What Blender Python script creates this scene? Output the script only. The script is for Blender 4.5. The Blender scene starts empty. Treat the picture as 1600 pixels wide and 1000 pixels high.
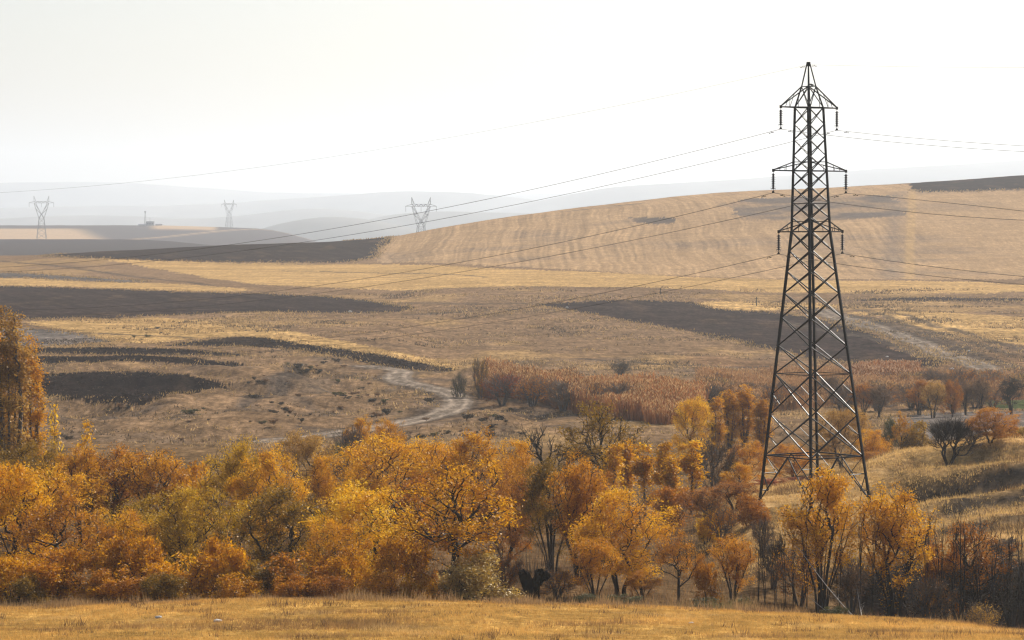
import bpy, math, random
import numpy as np
from mathutils import Vector, Matrix

# ------------------------------------------------------------------ camera, sky, sun, exposure
SC = bpy.context.scene
COL = SC.collection
EYE = 30.0                     # metres above the valley floor
F = 4800.0                     # focal length in pixels of the 1600 x 1000 photograph
PITCH = math.atan(160.0 / F)
SUN_AZ, SUN_EL = math.radians(35), math.radians(37)   # azimuth to the right of the view direction (+Y)

cam = bpy.data.cameras.new('camera')
cam.sensor_width = 36.0
cam.lens = 36.0 * F / 1600.0
cam.clip_start = 0.5
cam.clip_end = 60000
cam_o = bpy.data.objects.new('camera', cam)
cam_o.location = (0, 0, EYE)
cam_o.rotation_euler = (math.pi / 2 - PITCH, 0, 0)
COL.objects.link(cam_o)
SC.camera = cam_o

W = bpy.data.worlds.new('World')
SC.world = W
W.use_nodes = True
nt = W.node_tree
bg = nt.nodes['Background']
sky = nt.nodes.new('ShaderNodeTexSky')
sky.sky_type = 'NISHITA'
sky.sun_disc = False
sky.sun_elevation = SUN_EL
sky.sun_rotation = SUN_AZ
sky.altitude = 900
sky.air_density = 1.0
sky.dust_density = 5.0
sky.ozone_density = 1.0
nt.links.new(sky.outputs[0], bg.inputs[0])
bg.inputs[1].default_value = 0.081

sun = bpy.data.lights.new('sun', 'SUN')
sun.energy = 5.0
sun.angle = math.radians(0.53)
sun.color = (1.0, 0.94, 0.85)
sun_o = bpy.data.objects.new('sun', sun)
SDIR = Vector((math.sin(SUN_AZ) * math.cos(SUN_EL), math.cos(SUN_AZ) * math.cos(SUN_EL), math.sin(SUN_EL)))
sun_o.rotation_euler = SDIR.to_track_quat('Z', 'Y').to_euler()
sun_o.location = (200, 300, 300)
COL.objects.link(sun_o)

SC.view_settings.view_transform = 'Standard'
SC.view_settings.look = 'None'
SC.view_settings.gamma = 1.0
SC.view_settings.use_curve_mapping = False
SC.view_settings.exposure = 0.46

SC.render.engine = 'CYCLES'
cy = SC.cycles
cy.max_bounces = 6
cy.diffuse_bounces = 2
cy.glossy_bounces = 2
cy.transmission_bounces = 4
cy.volume_bounces = 1
cy.transparent_max_bounces = 8
cy.sample_clamp_indirect = 4.0
cy.use_denoising = True
try:
    cy.denoiser = 'OPENIMAGEDENOISE'
    cy.denoising_input_passes = 'RGB_ALBEDO_NORMAL'
except Exception:
    pass
cy.filter_width = 1.3

RNG = np.random.default_rng(7)
random.seed(7)

# ------------------------------------------------------------------ helpers: noise, rays, meshes
_HT = np.random.default_rng(99).random((512, 512)).astype(np.float32)
_HF = _HT.ravel()
def hash2(ix, iy, seed):
    return _HF.take((((ix + seed * 37) & 511) << 9) | ((iy + seed * 101) & 511))

def vnoise(x, y, seed=0):
    x = np.asarray(x, float); y = np.asarray(y, float)
    x0 = np.floor(x).astype(np.int32); y0 = np.floor(y).astype(np.int32)
    fx = (x - x0).astype(np.float32); fy = (y - y0).astype(np.float32)
    fx = fx * fx * (3 - 2 * fx); fy = fy * fy * (3 - 2 * fy)
    a = hash2(x0, y0, seed); b = hash2(x0 + 1, y0, seed)
    c = hash2(x0, y0 + 1, seed); d = hash2(x0 + 1, y0 + 1, seed)
    return (a + (b - a) * fx) * (1 - fy) + (c + (d - c) * fx) * fy

def fbm(x, y, octv=4, seed=0, gain=.5):
    s = 0; a = 1.0; t = 0
    for k in range(octv):
        s = s + a * (vnoise(x * 2 ** k + 17.3 * k, y * 2 ** k - 9.1 * k, seed + k) - .5)
        t += a; a *= gain
    return s / t * 2

def smooth(a, b, x):
    t = np.clip((np.asarray(x, float) - a) / (b - a), 0, 1)
    return t * t * (3 - 2 * t)

CP, SP = math.cos(PITCH), math.sin(PITCH)
def ray(x, y):
    a = (x - 800.0) / F; b = -(y - 500.0) / F
    dy = CP + b * SP; dz = -SP + b * CP
    return a / dy, dz / dy          # X and Z per metre of Y

def at(x, y, D):
    u, s = ray(x, y)
    return Vector((u * D, D, EYE + s * D))

def mesh_np(name, verts, faces, mat=None, attrs=None, colors=None, uniform=True):
    """verts (N,3), faces (M,k)"""
    me = bpy.data.meshes.new(name)
    v = np.ascontiguousarray(verts, dtype=np.float32)
    f = np.ascontiguousarray(faces, dtype=np.int32)
    k = f.shape[1]
    me.vertices.add(len(v)); me.vertices.foreach_set('co', v.ravel())
    me.loops.add(f.size); me.loops.foreach_set('vertex_index', f.ravel())
    me.polygons.add(len(f)); me.polygons.foreach_set('loop_start', np.arange(0, f.size, k, dtype=np.int32))
    if attrs:
        for n, arr in attrs.items():
            at_ = me.attributes.new(n, 'FLOAT', 'POINT')
            at_.data.foreach_set('value', np.ascontiguousarray(arr, dtype=np.float32))
    if colors is not None:
        ca = me.attributes.new('Col', 'FLOAT_COLOR', 'POINT')
        c4 = np.ones((len(v), 4), dtype=np.float32); c4[:, :3] = colors
        ca.data.foreach_set('color', c4.ravel())
    me.update(calc_edges=True)
    me.validate()
    if mat is not None:
        me.materials.append(mat)
    return me

def tubes(p0, p1, r0, r1, n=5):
    """batch of tapered tubes -> verts, quads"""
    p0 = np.asarray(p0, float); p1 = np.asarray(p1, float)
    r0 = np.broadcast_to(np.asarray(r0, float), (len(p0),)); r1 = np.broadcast_to(np.asarray(r1, float), (len(p0),))
    d = p1 - p0
    L = np.linalg.norm(d, axis=1, keepdims=True); L[L < 1e-9] = 1e-9
    d = d / L
    ref = np.where(np.abs(d[:, 2:3]) > .9, np.array([[1., 0, 0]]), np.array([[0, 0, 1.]]))
    a = np.cross(d, ref); a /= np.linalg.norm(a, axis=1, keepdims=True)
    b = np.cross(d, a)
    th = np.arange(n) * 2 * math.pi / n
    ring = a[:, None, :] * np.cos(th)[None, :, None] + b[:, None, :] * np.sin(th)[None, :, None]
    v0 = p0[:, None, :] + ring * r0[:, None, None]
    v1 = p1[:, None, :] + ring * r1[:, None, None]
    V = np.concatenate([v0, v1], axis=1).reshape(-1, 3)
    i = np.arange(n); j = (i + 1) % n
    q = np.stack([i, i + n, j + n, j], axis=1)
    Q = (q[None] + (np.arange(len(p0)) * 2 * n)[:, None, None]).reshape(-1, 4)
    return V, Q

def link(o, parent=None):
    COL.objects.link(o)
    if parent is not None:
        o.parent = parent
    return o

def obj(name, me, parent=None, loc=(0, 0, 0)):
    o = bpy.data.objects.new(name, me)
    o.location = loc
    return link(o, parent)

def tag(o, label, cat, group=None):
    o['label'] = label; o['category'] = cat
    if group: o['group'] = group
    return o

def thing(name, label, cat, loc=(0, 0, 0), rz=0.0, group=None):
    o = bpy.data.objects.new(name, None)
    o.empty_display_size = .3
    o.location = loc; o.rotation_euler = (0, 0, rz)
    link(o)
    return tag(o, label, cat, group)

def pydata(name, vs, fs, mat=None):
    me = bpy.data.meshes.new(name)
    me.from_pydata([tuple(v) for v in vs], [], fs)
    me.update()
    if mat: me.materials.append(mat)
    return me

def lathe(name, prof, n, mat):
    vs = []; fs = []
    for r, z in prof:
        for k in range(n):
            t = 2 * math.pi * k / n
            vs.append((r * math.cos(t), r * math.sin(t), z))
    for i in range(len(prof) - 1):
        for k in range(n):
            fs.append((i * n + k, i * n + (k + 1) % n, (i + 1) * n + (k + 1) % n, (i + 1) * n + k))
    return pydata(name, vs, fs, mat)

def box_pts(x0, x1, y0, y1, z0, z1):
    return [(x0, y0, z0), (x1, y0, z0), (x1, y1, z0), (x0, y1, z0), (x0, y0, z1), (x1, y0, z1), (x1, y1, z1), (x0, y1, z1)]
BOXF = [(0, 3, 2, 1), (4, 5, 6, 7), (0, 1, 5, 4), (1, 2, 6, 5), (2, 3, 7, 6), (3, 0, 4, 7)]

# ------------------------------------------------------------------ materials
def new_mat(name):
    m = bpy.data.materials.new(name)
    m.use_nodes = True
    t = m.node_tree
    for n in list(t.nodes): t.nodes.remove(n)
    out = t.nodes.new('ShaderNodeOutputMaterial')
    return m, t, out

def N(t, typ, **kw):
    n = t.nodes.new(typ)
    for k, v in kw.items():
        setattr(n, k, v)
    return n

def noise_node(t, vec, scale, detail=4, rough=.6):
    n = N(t, 'ShaderNodeTexNoise')
    n.inputs['Scale'].default_value = scale
    n.inputs['Detail'].default_value = detail
    n.inputs['Roughness'].default_value = rough
    t.links.new(vec, n.inputs['Vector'])
    return n.outputs[0]

def maprange(t, val, a, b, c, d):
    n = N(t, 'ShaderNodeMapRange')
    n.inputs[1].default_value = a; n.inputs[2].default_value = b
    n.inputs[3].default_value = c; n.inputs[4].default_value = d
    t.links.new(val, n.inputs[0])
    return n.outputs[0]

def math_n(t, op, a, b):
    n = N(t, 'ShaderNodeMath', operation=op)
    for i, v in enumerate((a, b)):
        if isinstance(v, (int, float)): n.inputs[i].default_value = v
        else: t.links.new(v, n.inputs[i])
    return n.outputs[0]

def scale_col(t, col, fac):
    n = N(t, 'ShaderNodeVectorMath', operation='SCALE')
    t.links.new(col, n.inputs[0]); t.links.new(fac, n.inputs[3])
    return n.outputs[0]

def plain(name, col, rough=.8, metal=0.0, var=.25, scale=6.0, spec=.3):
    m, t, out = new_mat(name)
    p = N(t, 'ShaderNodeBsdfPrincipled')
    tc = N(t, 'ShaderNodeTexCoord')
    f = maprange(t, noise_node(t, tc.outputs['Object'], scale), .25, .75, 1 - var, 1 + var)
    rgb = N(t, 'ShaderNodeRGB'); rgb.outputs[0].default_value = (*col, 1)
    t.links.new(scale_col(t, rgb.outputs[0], f), p.inputs['Base Color'])
    p.inputs['Roughness'].default_value = rough
    p.inputs['Metallic'].default_value = metal
    p.inputs['Specular IOR Level'].default_value = spec
    t.links.new(p.outputs[0], out.inputs[0])
    return m

def ground_mat():
    m, t, out = new_mat('ground_cover')
    p = N(t, 'ShaderNodeBsdfPrincipled')
    g = N(t, 'ShaderNodeNewGeometry').outputs['Position']
    a = N(t, 'ShaderNodeAttribute', attribute_name='Col').outputs['Color']
    n1 = maprange(t, noise_node(t, g, .05, 5, .65), .3, .7, .74, 1.26)
    n2 = maprange(t, noise_node(t, g, .22, 6, .75), .32, .68, .55, 1.45)
    n3 = maprange(t, noise_node(t, g, 1.3, 5, .75), .3, .7, .55, 1.45)
    mp = N(t, 'ShaderNodeMapping'); mp.inputs['Scale'].default_value = (1.0, .16, 1.0)
    t.links.new(g, mp.inputs['Vector'])
    n4 = maprange(t, noise_node(t, mp.outputs[0], .9, 5, .72), .3, .7, .52, 1.48)
    f = math_n(t, 'MULTIPLY', math_n(t, 'MULTIPLY', n1, n2), math_n(t, 'MULTIPLY', n3, n4))
    sx = N(t, 'ShaderNodeSeparateXYZ'); t.links.new(g, sx.inputs[0])
    k = maprange(t, sx.outputs[1], 850, 1200, 1.0, .42)
    f = math_n(t, 'ADD', math_n(t, 'MULTIPLY', math_n(t, 'SUBTRACT', f, 1.0), k), 1.0)
    t.links.new(scale_col(t, a, f), p.inputs['Base Color'])
    p.inputs['Roughness'].default_value = .95
    p.inputs['Specular IOR Level'].default_value = 0
    b = N(t, 'ShaderNodeBump')
    b.inputs['Strength'].default_value = .9
    b.inputs['Distance'].default_value = .6
    t.links.new(noise_node(t, g, .6, 7, .72), b.inputs['Height'])
    t.links.new(b.outputs[0], p.inputs['Normal'])
    t.links.new(p.outputs[0], out.inputs[0])
    return m
M_GROUND = ground_mat()

def leaf_mat(name, dark, mid, light, trans=.48, gloss=.03):
    m, t, out = new_mat(name)
    v = N(t, 'ShaderNodeAttribute', attribute_name='v').outputs['Fac']
    oi = N(t, 'ShaderNodeObjectInfo').outputs['Random']
    f = math_n(t, 'ADD', v, maprange(t, oi, 0, 1, -.12, .12))
    cr = N(t, 'ShaderNodeValToRGB')
    e = cr.color_ramp.elements
    e[0].position = .12; e[0].color = (*dark, 1)
    e[1].position = .9; e[1].color = (*light, 1)
    k = e.new(.5); k.color = (*mid, 1)
    t.links.new(f, cr.inputs[0])
    d = N(t, 'ShaderNodeBsdfDiffuse'); tr = N(t, 'ShaderNodeBsdfTranslucent'); gl = N(t, 'ShaderNodeBsdfGlossy')
    gl.inputs['Roughness'].default_value = .5
    gl.inputs['Color'].default_value = (1, .95, .85, 1)
    t.links.new(cr.outputs[0], d.inputs[0]); t.links.new(cr.outputs[0], tr.inputs[0])
    m1 = N(t, 'ShaderNodeMixShader'); m1.inputs[0].default_value = trans
    t.links.new(d.outputs[0], m1.inputs[1]); t.links.new(tr.outputs[0], m1.inputs[2])
    m2 = N(t, 'ShaderNodeMixShader'); m2.inputs[0].default_value = gloss
    t.links.new(m1.outputs[0], m2.inputs[1]); t.links.new(gl.outputs[0], m2.inputs[2])
    t.links.new(m2.outputs[0], out.inputs[0])
    return m

def blade_mat(name, trans=.45):
    m, t, out = new_mat(name)
    a = N(t, 'ShaderNodeAttribute', attribute_name='Col').outputs['Color']
    d = N(t, 'ShaderNodeBsdfDiffuse'); tr = N(t, 'ShaderNodeBsdfTranslucent')
    t.links.new(a, d.inputs[0]); t.links.new(a, tr.inputs[0])
    m1 = N(t, 'ShaderNodeMixShader'); m1.inputs[0].default_value = trans
    t.links.new(d.outputs[0], m1.inputs[1]); t.links.new(tr.outputs[0], m1.inputs[2])
    t.links.new(m1.outputs[0], out.inputs[0])
    return m

M_BLADE = blade_mat('dry_blades')
M_BARK = plain('bark', (.032, .023, .017), .9, var=.4)
M_BARK_GREY = plain('bark_grey', (.11, .09, .075), .9, var=.4)
M_BARK_PALE = plain('bark_pale', (.34, .29, .24), .85, var=.3)
M_CHAR = plain('charred_wood', (.013, .010, .008), .95, var=.4, spec=0)
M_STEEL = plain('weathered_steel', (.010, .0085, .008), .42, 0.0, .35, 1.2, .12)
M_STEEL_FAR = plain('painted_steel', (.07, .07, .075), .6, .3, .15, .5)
M_WIRE = plain('weathered_wire', (.05, .045, .04), .5, 0., .1, 1.0)
M_GLASSDISC = plain('brown_porcelain', (.03, .018, .014), .25, 0, .2, 8, .5)
M_WALL = plain('concrete_wall', (.2, .2, .22), .85, 0, .15, .3)
M_WALL_PALE = plain('pale_sheet_metal', (.45, .45, .46), .6, 0, .1, .3)
M_CONC = plain('concrete_footing', (.32, .3, .27), .9, 0, .2, 4)
M_STONE = plain('pale_stone', (.55, .52, .47), .9, 0, .2, 4)
M_FEATHER = plain('black_feathers', (.012, .011, .012), .5, 0, .2, 8)

LEAF = {
    'gold':   leaf_mat('leaf_gold', (.28, .10, .003), (.64, .29, .005), (.88, .51, .016)),
    'yellow': leaf_mat('leaf_yellow', (.38, .16, .004), (.70, .36, .006), (.90, .58, .03)),
    'amber':  leaf_mat('leaf_amber', (.22, .072, .004), (.52, .205, .006), (.78, .39, .016)),
    'rust':   leaf_mat('leaf_rust', (.19, .06, .006), (.40, .14, .008), (.60, .27, .018)),
    'red':    leaf_mat('leaf_red', (.14, .028, .010), (.28, .058, .012), (.44, .13, .02)),
    'olive':  leaf_mat('leaf_olive', (.11, .062, .006), (.28, .15, .010), (.52, .30, .02)),
    'green':  leaf_mat('leaf_green', (.14, .085, .006), (.42, .235, .008), (.72, .43, .02)),
    'tan':    leaf_mat('leaf_tan', (.24, .12, .03), (.44, .24, .045), (.62, .38, .08)),
    'brown':  leaf_mat('leaf_brown', (.085, .045, .025), (.17, .088, .04), (.28, .15, .06), .3),
    'dark':   leaf_mat('leaf_dark', (.022, .018, .013), (.045, .034, .022), (.085, .06, .036), .25),
    'sage':   leaf_mat('leaf_sage', (.045, .045, .015), (.09, .085, .026), (.16, .14, .05), .3),
    'silver': leaf_mat('leaf_silver', (.20, .11, .02), (.44, .27, .04), (.68, .48, .14), .4, .07),
}

# ------------------------------------------------------------------ terrain height field
def slope(y):
    return ray(800, y)[1]
def zy(D, y):                      # height relative to the eye of ground seen at row y at distance D
    return slope(y) * D

def pchip(xk, yk, x):
    xk = np.asarray(xk, float); yk = np.asarray(yk, float)
    h = np.diff(xk); dl = np.diff(yk) / h
    m = np.zeros(len(xk))
    for i in range(1, len(xk) - 1):
        if dl[i - 1] * dl[i] > 0:
            w1 = 2 * h[i] + h[i - 1]; w2 = h[i] + 2 * h[i - 1]
            m[i] = (w1 + w2) / (w1 / dl[i - 1] + w2 / dl[i])
    m[0] = dl[0]; m[-1] = dl[-1]
    x = np.clip(x, xk[0], xk[-1])
    i = np.clip(np.searchsorted(xk, x) - 1, 0, len(h) - 1)
    t = (x - xk[i]) / h[i]
    return ((2 * t ** 3 - 3 * t ** 2 + 1) * yk[i] + (t ** 3 - 2 * t ** 2 + t) * h[i] * m[i]
            + (-2 * t ** 3 + 3 * t ** 2) * yk[i + 1] + (t ** 3 - t ** 2) * h[i] * m[i + 1])

NEAR = [(-60, 6.0), (0, -1.75), (40, -7.2), (80, -12.9), (120, -17.7)]
def zl(lst): return [(d, zy(d, y)) for d, y in lst]
VAL = [(196, -25.0), (210, -26.0), (235, -26.9), (265, -27.7), (300, -28.6), (350, -29.6)]
MIDL = zl([(400, 699), (430, 680), (500, 635), (580, 586), (690, 541), (780, 512), (850, 495), (1060, 447), (1150, 432)])
MIDC = zl([(400, 697), (440, 668), (480, 645), (560, 600), (640, 569), (760, 532), (850, 498), (1000, 449), (1100, 433)])
MIDR = zl([(410, 677), (440, 662), (500, 640), (560, 611), (640, 577), (720, 545), (820, 508), (1000, 452), (1100, 432)])
FARL = [(1650, -27), (2200, -31), (2700, -27), (3100, zy(3100, 374)), (3450, -36), (3800, zy(3800, 381)), (4200, zy(4200, 371)), (4800, zy(4800, 352)), (5500, -45), (7000, -90), (16500, -120)]
FARM = [(1650, -24), (2200, -32), (2700, -30), (3100, zy(3100, 389)), (3450, -44), (4200, zy(4200, 374)), (4800, zy(4800, 357)), (5300, -22), (6200, -60), (7000, -90), (16500, -120)]
FARR = [(2100, -30), (2800, -36), (3700, -40), (4600, -60), (16500, -120)]
COLS = {
    -700: NEAR + zl([(150, 1001), (184, 952)]) + VAL + MIDL + zl([(1350, 402)]) + FARL,
    0:   NEAR + zl([(150, 1001), (184, 951)]) + VAL + MIDL + zl([(1350, 400)]) + FARL,
    200: NEAR + zl([(150, 1001), (188, 943)]) + VAL + MIDL + zl([(1360, 391)]) + FARL,
    400: NEAR + zl([(150, 1001), (190, 936)]) + VAL + MIDL + zl([(1250, 413), (1400, 382)]) + FARM,
    600: NEAR + zl([(150, 1001), (189, 938)]) + VAL + MIDL[:-2] + zl([(1060, 447), (1180, 424), (1300, 402), (1460, 371)]) + [(1750, -25)] + FARR,
    700: NEAR + zl([(150, 1001), (188, 940)]) + VAL + MIDC[:-2] + zl([(1010, 449), (1120, 430), (1200, 414), (1330, 383), (1480, 354)]) + [(1750, -20)] + FARR,
    800: NEAR + zl([(150, 1001), (188, 942)]) + VAL + MIDC + zl([(1180, 418), (1330, 375), (1500, 338)]) + [(1800, -18)] + FARR,
    1000: NEAR + zl([(150, 1001), (185, 949)]) + VAL + MIDC + zl([(1180, 414), (1330, 362), (1480, 318), (1560, 313)]) + [(1850, -12)] + FARR,
    1100: NEAR + zl([(150, 1001), (184, 953)]) + [(200, -25.8), (225, -26.8), (265, -27.0), (300, -28.2), (350, -29.6)] + MIDC + zl([(1180, 410), (1330, 355), (1470, 311), (1560, 303)]) + [(1850, -8)] + FARR,
    1180: NEAR + zl([(150, 1001), (182, 957)]) + [(200, -26.0), (210, -26.3), (222, -25.8), (240, -25.3), (264, -24.9), (285, -25.6), (320, -28), (360, -29.4)] + MIDR + zl([(1180, 405), (1330, 350), (1470, 309), (1560, 298)]) + [(1850, -6)] + FARR,
    1270: NEAR + zl([(150, 1001), (181, 961)]) + [(200, -26.4), (213, -26.9), (222, -25.9), (240, -25.2), (264, -24.8), (282, -24.7), (300, -25.6), (330, -28.4), (365, -29)] + MIDR + zl([(1180, 404), (1330, 348), (1470, 305), (1570, 294)]) + [(1850, -4)] + FARR,
    1400: NEAR + zl([(150, 1002), (179, 967)]) + [(199, -26.9), (215, -27.7), (221, -25.5), (240, -25.0), (264, -24.5), (285, -23.6), (297, -23.3), (315, -24.6), (350, -28), (380, -28.8)] + MIDR + zl([(1180, 403), (1330, 345), (1480, 301), (1600, 287)]) + [(1900, 0)] + FARR,
    1500: NEAR + zl([(150, 1002), (177, 974)]) + [(197, -27.2), (213, -27.9), (219, -25.3), (240, -24.6), (264, -24.0), (285, -23.0), (305, -22.7), (325, -23.6), (360, -27.5), (385, -28.6)] + MIDR + zl([(1180, 403), (1330, 343), (1480, 297), (1610, 281)]) + [(1900, 2)] + FARR,
    1600: NEAR + zl([(150, 1003), (173, 985)]) + [(195, -27.4), (212, -27.9), (217, -25.0), (240, -24.2), (264, -23.4), (290, -22.1), (310, -21.8), (335, -23), (370, -27), (390, -28.4)] + MIDR + zl([(1180, 402), (1330, 341), (1480, 291), (1610, 274)]) + [(1900, 4)] + FARR,
    2300: NEAR + zl([(150, 1003), (172, 988)]) + [(195, -27.4), (212, -27.9), (217, -25.0), (240, -24.0), (264, -23.0), (290, -21.8), (310, -21.4), (335, -23), (370, -27), (390, -28.4)] + MIDR + zl([(1180, 400), (1330, 338), (1480, 280), (1620, 258)]) + [(1900, 8)] + FARR,
}
_xc = np.array(sorted(COLS), float)
# dense distance axis: linear close to the camera, geometric beyond
DG = np.concatenate([np.linspace(-60, 120, 60, endpoint=False), np.geomspace(120, 16500, 1500)])
_tab = np.array([pchip([d for d, _ in COLS[int(x)]], [z for _, z in COLS[int(x)]], DG) for x in _xc])
XG = np.arange(-700, 2301, 25.0)
TAB = np.array([pchip(_xc, _tab[:, j], XG) for j in range(len(DG))]).T     # [x, D]

def Hbase(X, Y):
    X = np.asarray(X, float); Y = np.asarray(Y, float)
    xp = np.clip(800 + F * X / np.maximum(Y, 60), -700, 2299.9)
    fx = (xp + 700) / 25.0
    i = fx.astype(int); fx = fx - i
    j = np.clip(np.searchsorted(DG, Y) - 1, 0, len(DG) - 2)
    fy = np.clip((Y - DG[j]) / (DG[j + 1] - DG[j]), 0, 1)
    return ((TAB[i, j] * (1 - fx) + TAB[i + 1, j] * fx) * (1 - fy)
            + (TAB[i, j + 1] * (1 - fx) + TAB[i + 1, j + 1] * fx) * fy)

PLANS = []
def in_poly(X, Y, P):
    full = np.zeros(X.shape, bool)
    n = len(P)
    bx = [p[0] for p in P]; by = [p[1] for p in P]
    sel = (X > min(bx)) & (X < max(bx)) & (Y > min(by)) & (Y < max(by))
    X = X[sel]; Y = Y[sel]
    inside = np.zeros(X.shape, bool)
    j = n - 1
    for i in range(n):
        xi, yi = P[i]; xj, yj = P[j]
        if yi != yj:
            c = ((yi > Y) != (yj > Y)) & (X < (xj - xi) * (Y - yi) / (yj - yi) + xi)
            inside ^= c
        j = i
    full[sel] = inside
    return full

def dist_poly(X, Y, P):
    full = np.full(X.shape, 1e3)
    bx = [p[0] for p in P]; by = [p[1] for p in P]
    sel = (X > min(bx) - 12) & (X < max(bx) + 12) & (Y > min(by) - 12) & (Y < max(by) + 12)
    X = X[sel]; Y = Y[sel]
    best = np.full(X.shape, 1e3)
    for (x0, y0), (x1, y1) in zip(P[:-1], P[1:]):
        dx, dy = x1 - x0, y1 - y0
        t = np.clip(((X - x0) * dx + (Y - y0) * dy) / (dx * dx + dy * dy + 1e-9), 0, 1)
        best = np.minimum(best, np.hypot(X - x0 - t * dx, Y - y0 - t * dy))
    full[sel] = best
    return full

def smooth_line(pts, it=2):
    for _ in range(it):
        q = [pts[0]]
        for a, b in zip(pts[:-1], pts[1:]):
            q += [(a[0] * .75 + b[0] * .25, a[1] * .75 + b[1] * .25), (a[0] * .25 + b[0] * .75, a[1] * .25 + b[1] * .75)]
        pts = q + [pts[-1]]
    return pts

BANKS = []      # (x list, y list, height) of small eroded steps that face the camera
ROADBED = []
def H(X, Y):
    X = np.asarray(X, float); Y = np.asarray(Y, float)
    z = Hbase(X, Y)
    xp = 800 + F * X / np.maximum(Y, 60)
    z = z + .12 * fbm(X / 9, Y / 9, 4, 3) * smooth(60, 150, Y)
    far = smooth(380, 460, Y)
    z = z + far * .45 * fbm(X / 34, Y / 34, 4, 5)
    er = smooth(405, 440, Y) * (1 - smooth(600, 660, Y)) * smooth(40, 120, xp) * (1 - smooth(820, 900, xp))
    if ROADBED:
        q = er > 0
        if np.any(q) and er.ndim:
            er = er.copy(); er[q] *= 1 - np.exp(-(dist_poly(X[q], Y[q], ROADBED[0]) / 10) ** 2)
    z = z + er * (1.9 * fbm(X / 19, Y / 24, 4, 11, .55) + .5 * fbm(X / 5, Y / 6, 3, 12) + 1.0 * np.tanh(6 * fbm(X / 24, Y / 30, 3, 14)))
    # eroded terraces on the knoll behind the tower and on the slope at the right
    kn = smooth(1330, 1420, xp) * smooth(232, 245, Y) * (1 - smooth(300, 316, Y))
    z = z + kn * (.6 * fbm(X / 7, Y / 5, 4, 21) + .75 * np.sin((Y + .22 * X) / 3.4 + 1.6 * fbm(X / 16, Y / 16, 2, 8)) * smooth(250, 262, Y))
    for bx, by, bh, ex in BANKS:
        q = (Y - np.interp(X, bx, by) - 1.1 * fbm(X / 3.5, Y * 0 + bh * 7, 3, 23)) / .42
        z = z + bh * (np.tanh(q) * .5) * np.exp(-(q * .42 / 9) ** 2) * smooth(bx[0], bx[0] + ex, X)
    sp = smooth(1290, 1380, xp) * smooth(560, 640, Y) * (1 - smooth(840, 930, Y))
    z = z + sp * (1.3 + 1.0 * fbm(X / 40, Y / 40, 3, 31))
    return z + EYE

_DS = np.geomspace(60, 5600, 720)
def ground(px, py, dmin=60, dmax=5600):
    u, s = ray(px, py)
    D = _DS[(_DS >= dmin) & (_DS <= dmax)]
    for k_ in range(2):
        d = EYE + s * D - (H(u * D, D) if k_ else Hbase(u * D, D) + EYE)
        k = np.nonzero(d <= 0)[0]
        j = int(k[0]) if len(k) else int(np.argmin(np.abs(d)))
        if k_ == 0: D = np.linspace(D[max(j - 3, 0)], D[min(j + 3, len(D) - 1)], 40)
    return Vector((u * D[j], D[j], float(H(u * D[j], D[j]))))

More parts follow.
